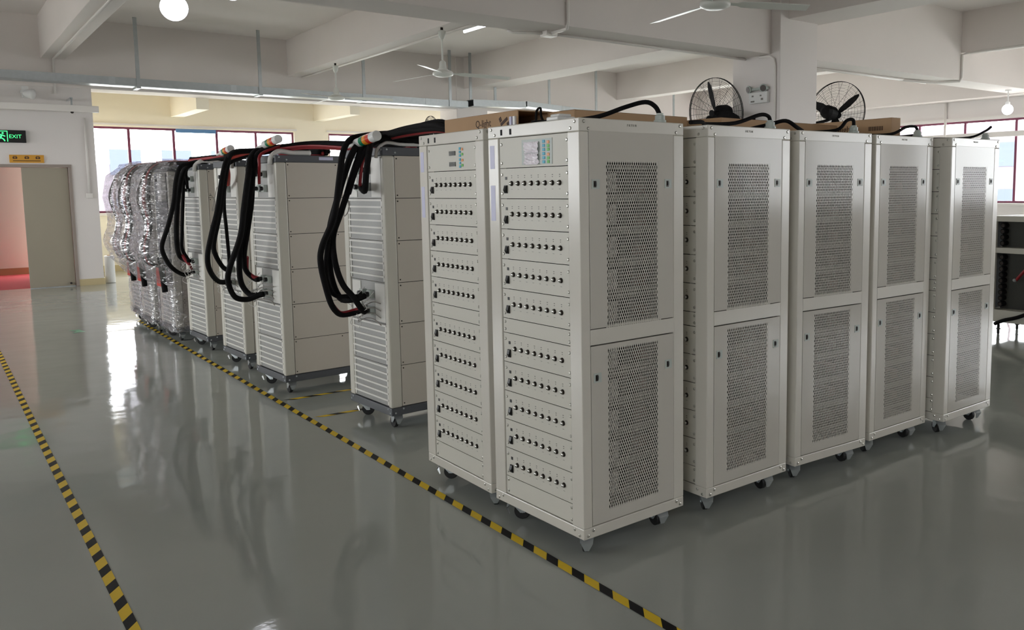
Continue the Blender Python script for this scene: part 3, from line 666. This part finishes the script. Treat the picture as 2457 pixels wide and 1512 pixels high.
for k in ('W1', 'W2', 'W3'):
    for j, (yy, m) in enumerate(((.12, 'sleeve'), (.22, 'red_sleeve'), (.34, 'sleeve'))):
        cable(k, [(.12, yy, 1.965), (-.02, yy, 1.97), (-.14, yy, 1.86), (-.17-.03*j, yy, 1.6), (-.16, yy+.02, 1.3), (-.22, yy, 1.05), (-.18, yy, .88), (-.05, yy, .84)], .017, m)
    cable(k, [(-.1, .1, .95), (-.09, .1, .8), (-.07, .1, .56)], .03, 'sleeve')
    MB().box(-.008, .001, .055, .56, .64, 1.87).build('cover_sheet', 'sheet_grey', cabs[k], bevel=.002)
    for z in (1.56, .92): MB().box(-.06, -.008, .06, .21, z, z+.3).build('foam_pad', 'white_plastic', cabs[k], bevel=.006)
    MB().box(-.06, -.004, .3, .5, .6, .82).build('foam_pad', 'orange_sleeve', cabs[k])
    # stretch film: lofted wrinkled skin around cabinet and cables
    rr = random.Random(hash(k) % 97 if False else ord(k[1])); N = 44; Zs = [.11+i*(1.99-.11)/34 for i in range(35)]
    vs = []
    def bulge(z): 
        pts_ = ((.1, .015), (.6, .02), (.72, .12), (.85, .23), (1.05, .29), (1.3, .22), (1.6, .26), (1.85, .22), (2.0, .06))
        for (za, ba), (zb_, bb) in zip(pts_[:-1], pts_[1:]):
            if z <= zb_: t = (z-za)/(zb_-za); return ba+(bb-ba)*(t*t*(3-2*t))
        return .1
    for z in Zs:
        b = bulge(z)
        for i in range(N):
            t = i/N*4; s_, q = int(t), t-int(t); m0 = .012
            if s_ == 0: x, y = -m0-b*min(1, math.sin(PI*q)*3.2)**.5, -m0+(GW+2*m0)*q
            elif s_ == 1: x, y = -m0+(GD+2*m0)*q, GW+m0
            elif s_ == 2: x, y = GD+m0, GW+m0-(GW+2*m0)*q
            else: x, y = GD+m0-(GD+2*m0)*q, -m0
            w_ = .008*rr.random() + .006*math.sin(z*40+i*.7)
            if s_ == 0: x -= abs(w_)
            elif s_ == 3: y -= abs(w_)*.6
            vs.append((x, y, z))
    top = [(x*.96+.01, y*.96+.01, z+.03) for x, y, z in vs[-N:]]; vs += top
    L = len(Zs)+1
    fs = [(a*N+i, a*N+(i+1) % N, (a+1)*N+(i+1) % N, (a+1)*N+i) for a in range(L-1) for i in range(N)]+[tuple((L-1)*N+i for i in range(N))]
    MB().add(vs, fs).build('plastic_wrap', 'stretch_wrap', cabs[k], smooth=True)
# signal towers lying on the cabinet tops
def signal_tower(k, a, b, label):
    x, y, an = GPOS[k]; T = lambda p: Vector((x+math.cos(an)*p[0]-math.sin(an)*p[1], y+math.sin(an)*p[0]+math.cos(an)*p[1], p[2]))
    A, Bv = T(a), T(b); L = (Bv-A).length; d = (Bv-A).normalized(); e = empty('signal_tower', A); r = .033
    def seg(nm, t0, t1, m, rr=r): MB().lathe(d*L*t0, d, ((0, rr*.95), (.003, rr), (L*(t1-t0)-.003, rr), (L*(t1-t0), rr*.95)), 20).build(nm, m, e, smooth=False)
    seg('mounting_tube', -.25, .22, 'white_cable', .011); seg('base', .2, .42, 'white_plastic', r*.92); seg('green_lens', .42, .55, 'lens_green'); seg('amber_lens', .55, .68, 'lens_amber'); seg('red_lens', .68, .81, 'lens_red'); seg('cap', .81, 1.0, 'white_plastic')
    return tag(e, label, 'signal light', 'signal towers lying on the cabinets')
signal_tower('G1', (-.12, .20, 1.957), (-.12, -.165, 2.003), 'signal tower light on the battery cabinet nearest to the test racks')
signal_tower('G2', (-.02, .22, 2.02), (-.02, -.14, 2.06), 'signal tower light on the second battery cabinet, against the window')
signal_tower('G3', (-.02, .36, 2.01), (-.02, .05, 2.045), 'smallest, farthest signal tower light, above the middle cabinets')

# ============================================================ FLOOR TAPES
def hazard(name, p0, d, length, label, w_=.045, phase=0., group=None):
    """tape along direction d; dark and yellow slanted blocks, one thin strip"""
    d = Vector(d).normalized(); s = Vector((-d.y, d.x, 0)); p0 = Vector(p0); mb = MB(); per = .19; t = -phase; z = .0015
    pos = 0.; segs = []
    n = int(length/per)+2
    for i in range(n):
        for a, b, mi in ((0, .088, 1), (.088, per, 0)):
            u0, u1 = i*per+a-phase, i*per+b-phase
            u0c, u1c = max(0, u0), min(length, u1)
            if u1c <= u0c: continue
            sk = .06
            q = [p0+d*u0c, p0+d*u1c, p0+d*(u1c-sk)+s*w_, p0+d*(u0c-sk)+s*w_]
            mb.add([(v.x, v.y, z) for v in q], [(0, 1, 2, 3)], mi)
    return tag(mb.build(name, ['tape_yellow', 'tape_black']), label, 'tape', group)
hazard('floor_tape', (-.070, -4.0, 0), (0, 1, 0), 13.5, 'long black and yellow hazard tape on the floor beside the racks', phase=.078)
hazard('floor_tape', (-1.648, -4.0, 0), (0, 1, 0), 20.0, 'black and yellow hazard tape along the left side of the floor', phase=.045)
hazard('floor_tape', (.02, 3.815, 0), (1, .02, 0), 1.6, 'hazard tape strip branching off between the two nearest battery cabinets, farther one', phase=.05)
hazard('floor_tape', (.02, 3.15, 0), (1, .0, 0), 1.6, 'hazard tape strip running under the nearest battery cabinet', phase=.1)
ar = MB().add([(-.91, 9.06, .002), (-.80, 9.06, .002), (-.76, 8.83, .002), (-.90, 8.80, .002), (-.84, 8.92, .002)], [(0, 1, 2, 3, 4)])
tag(ar.build('floor_sticker', 'green_vinyl'), 'small green sticker on the floor left of the wrapped cabinets', 'sticker')

# ============================================================ THINGS ON THE RACK TOPS
def carton(loc, rz, L, D_, H, label, openend=False):
    e = empty('carton', loc, rz)
    if not openend: MB().box(0, D_, 0, L, 0, H).build('body', 'cardboard', e, bevel=.003)
    else:
        t = .005
        MB().box(0, D_, 0, L, 0, t).box(0, t, 0, L, t, H-t).box(D_-t, D_, 0, L, t, H-t).box(0, D_, 0, L, H-t, H).box(t, D_-t, L-t, L, t, H-t).build('body', 'cardboard', e)
    MB().box(-.0006, D_+.0006, .0, L, H*.0+H-.0004, H+.0006).box(D_*.45, D_*.55, -.001, L+.001, H, H+.001).build('tape_strip', 'cardboard_in', e)
    return tag(e, label, 'box', 'cardboard cartons on the rack tops')
b1 = carton((.22, .80, 1.953), .0, .77, .24, .10, 'open cardboard carton with printed lettering on top of the two nearest racks', True)
lettering('Q-light', .056, (-.0008, .42, .034), (0, -1, 0), (0, 0, 1), 'ink', b1)
ph = MB().obox((-.001, .13, .05), Vector((1, 0, 0)), Vector((0, .9, -.43)), Vector((0, .43, .9)), .001, .035, .008).obox((-.001, .165, .062), Vector((1, 0, 0)), Vector((0, .5, .86)), Vector((0, -.86, .5)), .001, .012, .01).obox((-.001, .09, .034), Vector((1, 0, 0)), Vector((0, .5, .86)), Vector((0, -.86, .5)), .001, .012, .01)
ph.build('printed_symbol', 'ink', b1)
for j, y in enumerate((.012, .045)):
    MB().box(-.012, -.001, y, y+.018, .012, .07).build('accessory_pack', 'sticker' if j else 'white_plastic', b1)
b2 = carton((.42, .60, 1.953), -PI/2+.05, .82, .22, .088, 'brown cardboard carton lying behind the nearest rack top'); b2.location = (.36, .74, 1.953)
b3 = carton((1.35, .66, 1.953), -PI/2+.05, 1.15, .3, .085, 'long flat cardboard carton lying across the second and third rack tops'); b3.location = (1.32, .74, 1.953)
tag(MB().box(.035, .135, .20, .29, 1.953, 1.972).box(.05, .12, .21, .28, 1.972, 1.984).build('plastic_bag', 'white_plastic', bevel=.008), 'small white packet beside the open carton on the nearest rack', 'packet')
tag(MB().tube([(.30, .72, 1.965), (.27, .70, 1.975), (.25, .68, 2.00), (.245, .665, 2.04), (.25, .64, 2.05), (.25, .635, 2.01), (.27, .63, 1.97)], .006, 8).build('cable_coil', 'sleeve', smooth=True), 'black cable loop standing beside the open carton', 'cable')
b4 = carton((2.60, .18, 1.953), .0, .69, .1, .12, 'closed cardboard carton with printed lettering on top of the fourth rack')
lettering('Q-light', .06, (-.0008, .45, .045), (0, -1, 0), (0, 0, 1), 'ink', b4)
bm = MB(); yb = .165
for i in range(12):
    wd = (.004, .007, .003, .006)[i % 4]; bm.box(-.0008, .0005, yb-wd, yb, .045, .072); yb -= wd+.004
stuff(bm.build('printed_marks', 'ink', b4))

# ============================================================ OPEN METAL FRAME AT THE RIGHT
ff = empty('equipment_frame', (7.0, -.9, 0))
FL = 2.62
for x in (0, .55):
    for y in (0, FL-.06): MB().box(x, x+.05, y, y+.06, .14, 1.30).build('upright', 'cabinet_paint', ff, bevel=.004)
for y in (.84, 1.7): MB().box(0, .05, y, y+.05, .2, 1.24).build('upright', 'cabinet_paint', ff, bevel=.004)
MB().box(0, .6, 0, FL, 1.245, 1.305).build('top_rail', 'cabinet_paint', ff, bevel=.004)
MB().box(0, .6, 0, FL, .14, .275).build('bottom_rail', 'cabinet_paint', ff, bevel=.004)
MB().box(0, .6, 0, FL, .90, .96).build('shelf', 'cabinet_paint', ff, bevel=.004)
MB().box(.16, .18, .05, FL-.06, .275, .9).build('back_panel', 'charcoal_dark', ff); MB().box(.16, .18, .05, FL-.06, .96, 1.245).build('back_panel', 'charcoal_dark', ff); MB().box(.03, .57, FL-.012, FL, .275, 1.245).build('side_panel', 'inner_dark', ff)
for z0, n in ((.30, 9), (.975, 4)):
    for i in range(n):
        MB().cyl((.08, FL-.1, z0+.03+i*.065), (.16, FL-.1, z0+.03+i*.065), .03, 12).build('battery_cell', 'inner_dark', ff)
        MB().cyl((.07, FL-.1, z0+.03+i*.065), (.08, FL-.1, z0+.03+i*.065), .02, 12).build('cell_cap', 'dark_metal', ff)
MB().tube([(.1, FL-.25, .6), (.04, FL-.32, .66), (.0, FL-.45, .8), (-.02, FL-.6, .95)], .016, 8).build('red_cable', 'red_sleeve', ff, smooth=True)
MB().tube([(.0, FL-.5, .30), (-.03, FL-.35, .22), (-.04, FL-.2, .17), (-.03, FL-.1, .12)], .02, 8).build('black_cable', 'sleeve', ff, smooth=True)
MB().lathe((.09, FL-.25, .6), (-1, 0, .3), ((0, .018), (.03, .018), (.04, .01)), 10).build('lug', 'zinc', ff)
for x, y in ((.06, .1), (.5, .1), (.06, FL-.1), (.5, FL-.1), (.06, FL/2), (.5, FL/2)): caster_parts(ff, x, y, False, .4, 'dark_metal', .14)
tag(ff, 'open off-white metal frame with dark cells and a red cable at the right edge', 'rack')

# ============================================================ CEILING FANS, LAMPS, TRAYS, CONDUITS
def ceiling_fan(x, y, zt, zh, a1, label, R=1.02):
    e = empty('ceiling_fan', (x, y, zh)); h = zt-zh
    MB().cyl((0, 0, h), (0, 0, h-.05), .02, 8).build('hook', 'dark_metal', e)
    MB().lathe((0, 0, h-.04), (0, 0, -1), ((0, .03), (.01, .055), (.07, .05), (.12, .03), (.13, .016)), 18).build('canopy', 'fan_white', e, smooth=True)
    MB().cyl((0, 0, h-.15), (0, 0, .1), .014, 10).build('rod', 'fan_white', e)
    MB().lathe((0, 0, .19), (0, 0, -1), ((0, .018), (.02, .045), (.11, .055), (.14, .09)), 18).build('rod_cover', 'fan_white', e, smooth=True)
    MB().lathe((0, 0, .05), (0, 0, -1), ((0, .07), (.012, .12), (.03, .145), (.05, .15), (.07, .145), (.09, .10), (.1, .03)), 28).build('motor', 'fan_white', e, smooth=True)
    for i in range(3):
        a = math.radians(a1+120*i); d = Vector((math.cos(a), math.sin(a), 0)); s = Vector((-d.y, d.x, 0)); vs = []
        for t, wd in ((.13, .025), (.22, .03), (.27, .06), (R*.6, .07), (R, .06)):
            up = Vector((0, 0, .015-.035*t/R)); c = d*t+up
            vs += [c-s*wd+Vector((0, 0, wd*.22)), c+s*wd-Vector((0, 0, wd*.22)), c+s*wd-Vector((0, 0, wd*.22+.006)), c-s*wd+Vector((0, 0, wd*.22-.006))]
        fs = [(k*4+j, k*4+(j+1) % 4, (k+1)*4+(j+1) % 4, (k+1)*4+j) for k in range(4) for j in range(4)]+[(3, 2, 1, 0), (16, 17, 18, 19)]
        MB().add(vs, fs).build('blade', 'fan_white', e)
    return tag(e, label, 'fan', 'white ceiling fans under the long beam')
ceiling_fan(3.90, 8.36, 4.0, 3.34, 345.5, 'white ceiling fan with all three blades visible, hanging above the cabinets')
ceiling_fan(3.96, 12.57, 4.0, 3.37, 335, 'farther white ceiling fan overlapping the metal cable tray')
ceiling_fan(3.92, 2.95, 4.0, 3.40, 207, 'white ceiling fan cut by the top edge of the photo', .92)
def globe_lamp(x, y, z, r, zt, label):
    e = empty('globe_lamp', (x, y, z))
    MB().lathe((0, 0, -r), (0, 0, 1), [(r-r*math.cos(PI*i/12), r*math.sin(PI*i/12)) for i in range(13)], 24).build('bulb', 'lamp_white', e, smooth=True)
    MB().lathe((0, 0, r*.9), (0, 0, 1), ((0, r*.45), (r*.5, r*.4), (r*.6, .02), (zt-z-r*.9-.03, .012), (zt-z-r*.9-.03, .06), (zt-z-r*.9, .06)), 14).build('socket', 'white_plastic', e, smooth=False)
    return tag(e, label, 'lamp', 'glowing globe lamps')
globe_lamp(-.07, 6.57, 3.5, .13, CZ, 'glowing globe lamp hanging near the top left of the photo')
globe_lamp(0.78, 7.57, 3.985, .13, CZ, 'globe lamp almost fully cut off by the top edge of the photo')
globe_lamp(14.9, 5.40, 3.13, .105, 3.52, 'glowing globe lamp under the beam by the right windows')
tl = empty('tube_lamp', (5.45, 9.2, 4.40))
MB().cyl((0, 0, 0), (0, 1.2, 0), .02, 12).build('tube', 'tube_white', tl, smooth=True)
MB().box(-.03, .03, -.02, 1.22, .02, .07).box(-.004, .004, .2, .21, .07, .32).box(-.004, .004, 1.0, 1.01, .07, .32).build('batten', 'white_plastic', tl)
tag(tl, 'lit fluorescent tube under the ceiling beyond the near beam', 'lamp')
cl = empty('corridor_fill_light', (-2.5, 16.6, 3.12))  # unseen lamp, added only to light the corridor
MB().box(-.6, .6, -.05, .05, 0, .03).build('diffuser', 'tube_white', cl); MB().box(-.62, .62, -.07, .07, .03, .08).build('housing', 'white_plastic', cl)
tag(cl, 'unseen fill light added to brighten the corridor behind the open door', 'lamp')

def tray(name, p, q, h, wd, label):
    p = Vector(p); q = Vector(q); d = (q-p).normalized(); s = d.cross(Vector((0, 0, 1))).normalized(); u = s.cross(d); c = (p+q)/2; L = (q-p).length/2
    e = empty(name, c)
    MB().obox((0, 0, -h/2), d, s, u, L, wd/2, .004).obox(s*(-wd/2), d, s, u, L, .003, h/2).obox(s*(wd/2), d, s, u, L, .003, h/2).obox(s*(wd/2+.012)-u*(h/2-.004), d, s, u, L, .012, .004).obox((0, 0, h/2), d, s, u, L, wd/2, .003).build('channel', 'galvanised', e)
    n = int(L*2/2.0)
    for i in range(n):
        t = -L+2*L*(i+.5)/n; MB().obox(d*t+s*(wd/2+.003), d, s, u, .05, .003, h/2+.006).build('joint_plate', 'zinc', e)
    return e, d, s, u
t1 = tray('cable_tray', (-4.5, 14.2, 3.625), (7.6, 14.2, 3.565), .135, .3, '')
tag(t1[0], 'long galvanised cable tray hanging below the far beam on the left', 'cable tray')
for x in (-1.2, .95, 3.05, 5.14, 7.15):
    y = -(t1[0].location.y-14.05)
    MB().box(x-t1[0].location.x-.03, x-t1[0].location.x+.03, -.16-.012, -.16+.012, -.07, CZ-t1[0].location.z).build('hanger', 'galvanised', t1[0])
    MB().box(x-t1[0].location.x-.035, x-t1[0].location.x+.035, -.18, .18, -.10, -.07).build('cross_bar', 'galvanised', t1[0])
t2 = tray('cable_tray', (7.68, 14.1, 3.60), (9.1, 14.1, 3.63), .14, .3, '')
tag(t2[0], 'short galvanised tray section with rounded end in front of the far column', 'cable tray')
for x in (7.7, 8.35):
    MB().box(x-t2[0].location.x-.03, x-t2[0].location.x+.03, -.012, .012, .07, CZ-t2[0].location.z).build('hanger', 'galvanised', t2[0])
t3 = tray('cable_tray', (9.2, 14.2, 3.66), (15.6, 14.2, 3.32), .12, .3, '')
tag(t3[0], 'galvanised tray running off to the right above the cartons', 'cable tray')
for t in (-2.55, -1.1, 1.6):
    c = t3[1]*t; MB().box(c.x-.03, c.x+.03, c.y-.15, c.y-.13, c.z+.05, CZ-t3[0].location.z).build('hanger', 'galvanised', t3[0])
def conduit(pts, r, label, box=None):
    e = MB().tube(pts, r, 8, smooth=False).build('conduit', 'window_white', smooth=True)
    P = [Vector(p) for p in pts]
    if box: MB().box(*box).build('junction_box', 'window_white', e, bevel=.006)
    return tag(e, label, 'pipe', 'painted conduits on beams and walls')
conduit([(3.78, 5.13, 4.7), (3.78, 5.13, 3.56), (3.78, 5.145, 3.52), (3.80, 5.18, 3.495), (3.82, 5.56, 3.495)], .02, 'painted conduit running down the face of the near beam to a junction box', (3.74, 3.90, 5.50, 5.64, 3.46, 3.52))
conduit([(3.9, 5.57, 3.5), (7.37, 5.62, 3.5)], .018, 'painted conduit along the underside of the near beam')
conduit([(3.74, 5.6, 3.5), (3.4, 5.72, 3.49), (3.36, 5.76, 3.52)], .018, 'short conduit stub left of the beam junction box')
conduit([(7.36, 5.35, 3.5), (7.36, 5.15, 3.49), (7.36, 5.08, 3.44), (7.36, 5.062, 3.35), (7.36, 5.062, 1.6)], .018, 'painted conduit running down the left face of the near column')
conduit([(12.62, 3.0, 3.985), (12.60, 5.05, 3.985), (12.59, 5.13, 3.96), (12.59, 5.13, 3.56), (12.57, 5.16, 3.5), (12.3, 5.5, 3.49), (11.3, 5.62, 3.49)], .024, 'painted conduit bending down from the right beam to the cross beam')
conduit([(8.25, 5.6, 3.495), (12.2, 5.6, 3.495)], .022, 'painted conduit along the underside of the beam right of the near column')
conduit([(-.23, 5.8, 3.985), (-.23, 14.7, 3.985), (-.23, 14.78, 3.95), (-.23, 14.78, 3.4)], .02, 'painted conduit under the beam at the top left')
conduit([(4.12, 5.8, 3.985), (4.12, 14.75, 3.985)], .02, 'painted conduit under the beam carrying the ceiling fans')
conduit([(.18, 14.775, 3.0), (.18, 14.775, 1.66)], .018, 'white conduit on the wall right of the door ending in a small box', (.13, .23, 14.76, 14.80, 1.57, 1.66))
conduit([(16.17, 7.42, 3.5), (16.17, 7.42, 2.0)], .03, 'thin pipe on the right window wall')
# lamp trunking and floodlight above the door
tk = empty('lamp_trunking', (-1.6, 14.35, 3.12))
MB().box(-2.2, 1.95, -.05, .05, -.055, .055).build('trunking', 'window_white', tk, bevel=.004)
for x in (-1.4, .2, 1.55):
    MB().box(x-.012, x+.012, -.01, .01, .055, .17).box(x-.02, x+.02, -.01, .445, .16, .19).build('bracket', 'galvanised', tk)
    MB().lathe((x, 0, -.055), (0, 0, -1), ((0, .025), (.02, .025), (.03, .01)), 10).build('clip', 'dark_metal', tk)
tag(tk, 'white lamp trunking fixed across the wall above the door', 'trunking')
fl = empty('flood_lamp', (-.62, 14.62, 3.36))
MB().lathe((0, 0, 0), (.9, -.5, -.1), ((-.10, .03), (-.05, .06), (0, .075), (.04, .09), (.06, .085), (.07, .03)), 18).build('head', 'white_plastic', fl, smooth=True)
MB().box(-.12, .02, .0, .19, .02, .06).box(-.1, .0, .12, .18, -.06, .14).build('bracket', 'white_plastic', fl, bevel=.004)
tag(fl, 'small white flood lamp on the wall above the lamp trunking', 'lamp')

# signs
sg = empty('exit_sign', (-1.05, 14.77, 2.64))
MB().box(-.47, .34, -.03, .03, -.105, .105).build('case', 'sign_black', sg, bevel=.004)
lettering('安全出口', .085, (-.44, -.032, -.03), (1, 0, 0), (0, 0, 1), 'exit_green', sg)
lettering('EXIT', .088, (.095, -.032, -.03), (1, 0, 0), (0, 0, 1), 'exit_green', sg)
pic = MB()
for a, b in (((-.085, -.085), (-.085, .085)), ((-.085, .085), (.075, .085)), ((.075, .085), (.075, -.085))): 
    pic.box(min(a[0], b[0])-.006, max(a[0], b[0])+.006, -.0335, -.03, min(a[1], b[1])-.006, max(a[1], b[1])+.006)
def stroke(x0, z0, x1, z1, w_=.009):
    a = Vector((x0, -.032, z0)); b = Vector((x1, -.032, z1)); d = (b-a).normalized(); pic.obox((a+b)/2, d, Vector((0, 1, 0)), d.cross(Vector((0, 1, 0))), (b-a).length/2+w_*.5, .0012, w_)
stroke(-.005, .02, -.02, -.025, .012); stroke(-.02, -.025, .02, -.05); stroke(.02, -.05, .035, -.08); stroke(-.02, -.025, -.04, -.05); stroke(-.04, -.05, -.068, -.052); stroke(0, .02, -.035, .028); stroke(-.035, .028, -.055, .0); stroke(0, .02, .04, .0)
pic.cyl((.012, -.0335, .052), (.012, -.03, .052), .015, 12)
pic.build('running_figure', 'exit_green', sg)
tag(sg, 'black and green lit exit sign on the wall above the door', 'sign')
s2 = empty('door_sign', (-.72, 14.785, 2.262))
MB().box(-.25, .25, -.008, .012, -.068, .068).build('plate', 'sign_orange', s2, bevel=.003)
gl = MB()
for cx in (-.17, 0, .16):
    for dx, dz, w_, h_ in ((-.02, .0, .014, .012), (.02, .0, .014, .012), (0, .022, .026, .005), (0, -.016, .03, .004)): gl.box(cx+dx-w_, cx+dx+w_, -.0095, -.008, .02+dz-h_, .02+dz+h_)
gl.box(-.2, .2, -.0095, -.008, -.04, -.028)
gl.build('printed_marks', 'ink', s2)
tag(s2, 'orange name plate with dark marks just above the door frame', 'sign')
# emergency light on the near column
el = empty('emergency_light', (7.38, 5.30, 2.96))
MB().box(-.06, 0, -.135, .21, -.115, .045).build('case', 'white_plastic', el, bevel=.01)
MB().box(-.05, -.01, -.14, .24, .07, .11).build('lamp_bar', 'grey_plastic', el, bevel=.01)
for y, k in ((.21, 1), (-.05, -1)): MB().lathe((-.03, y, .095), (-1, .35*k, -.15), ((-.03, .03), (0, .05), (.03, .06), (.035, .05)), 18).lathe((-.064, y+.012*k, .09), (-1, .35*k, -.15), ((0, .045), (.004, .045)), 16, 1).build('lamp_head', ['grey_plastic', 'dark_metal'], el, smooth=False)
MB().box(-.062, -.06, .12, .15, -.02, .0).box(-.062, -.06, -.03, .0, -.02, 0.).box(-.062, -.06, .1, .17, -.095, -.075).box(-.062, -.06, -.06, -.02, -.075, -.045).build('printed_marks', 'mark_grey', el)
tag(el, 'white two-headed emergency light on the near column', 'lamp')

# wall fans in wire cages
def cage_fan(c, n, R, anchor, label, blade0=80):
    n = Vector(n).normalized(); e1, e2 = frame_of(n); e = empty('wall_fan', c)
    g = MB(); D_ = .13
    for i in range(20):
        t = (i+2)/21; rr = R*t; h = D_*math.cos(t*PI/2)*.55+.02
        g.ring(n*h, n, rr, .0016, 40); 
        if i % 2: g.ring(-n*h*.8, n, rr, .0014, 40)
    g.ring(n*.012, n, R, .006, 48); g.ring(-n*.012, n, R, .005, 48)
    for i in range(16):
        a = 2*PI*i/16; d = e1*math.cos(a)+e2*math.sin(a)
        pts = [d*(R*t)+n*(D_*math.cos(t*PI/2)*.55+.02) for t in (.1, .3, .5, .7, .9, 1)]; g.tube(pts, .0022, 4, k=2)
        d2 = e1*math.cos(a+.2)+e2*math.sin(a+.2)
        pts = [d2*(R*t)-n*(D_*math.cos(t*PI/2)*.5+.02) for t in (.1, .3, .5, .7, .9, 1)]; g.tube(pts, .0022, 4, k=2)
    g.lathe(n*.085, n, ((0, .05), (.006, .05), (.01, .02)), 16)
    g.build('wire_cage', 'fan_black', e)
    MB().lathe(-n*.04, n, ((0, .04), (.05, .04), (.07, .02)), 16).build('hub', 'fan_black', e, smooth=True)
    for i in range(3):
        a = math.radians(blade0+120*i); d = e1*math.cos(a)+e2*math.sin(a); s = n.cross(d); vs = []
        for t, wd in ((.035, .025), (R*.25, .06), (R*.55, .075), (R*.8, .055), (R*.93, .02)):
            cc = d*t; vs += [cc-s*wd+n*wd*.5, cc+s*wd-n*wd*.5, cc+s*wd-n*(wd*.5-.004), cc-s*wd+n*(wd*.5+.004)]
        fs = [(k*4+j, k*4+(j+1) % 4, (k+1)*4+(j+1) % 4, (k+1)*4+j) for k in range(4) for j in range(4)]+[(3, 2, 1, 0), (16, 17, 18, 19)]
        MB().add(vs, fs).build('blade', 'fan_black', e)
    MB().lathe(-n*.06, -n, ((0, .06), (.02, .105), (.17, .105), (.23, .085), (.25, .04)), 20).build('motor', 'fan_black', e, smooth=False)
    av = Vector(anchor)-Vector(c)
    MB().tube([-n*.16-Vector((0, 0, .05)), -n*.2-Vector((0, 0, .12)), av+n*.03-Vector((0, 0, .0)), av], .022, 8).obox(av+n*.008, n, Vector((-n.y, n.x, 0)).normalized(), Vector((0, 0, 1)), .008, .07, .1).build('bracket', 'fan_black', e)
    return tag(e, label, 'fan', 'black caged wall fans')
cage_fan((6.98, 5.84, 2.73), (-1, -.05, -.12), .5, (7.38, 5.5, 2.55), 'black caged wall fan left of the near column', 78)
cage_fan((8.86, 5.12, 2.74), (1, .05, -.12), .5, (8.22, 5.35, 2.55), 'black caged wall fan right of the near column', 35)
cage_fan((7.25, 15.15, 3.03), (-1, 0, -.1), .34, (7.72, 15.15, 2.8), 'far caged fan whose rim shows above the cable bundle', 60)

# foam roll
fr = empty('film_roll', (.45, 15.0, 0))
MB().lathe((0, 0, .004), (0, 0, 1), ((0, .08), (.01, .085), (.49, .085), (.5, .08), (.5, .03)), 24).build('roll', 'white_plastic', fr, smooth=False)
MB().lathe((0, 0, 0), (0, 0, 1), ((0, .035), (.515, .035)), 16).build('core', 'cardboard', fr)
tag(fr, 'white roll of film standing on the floor beside the wall corner', 'roll')
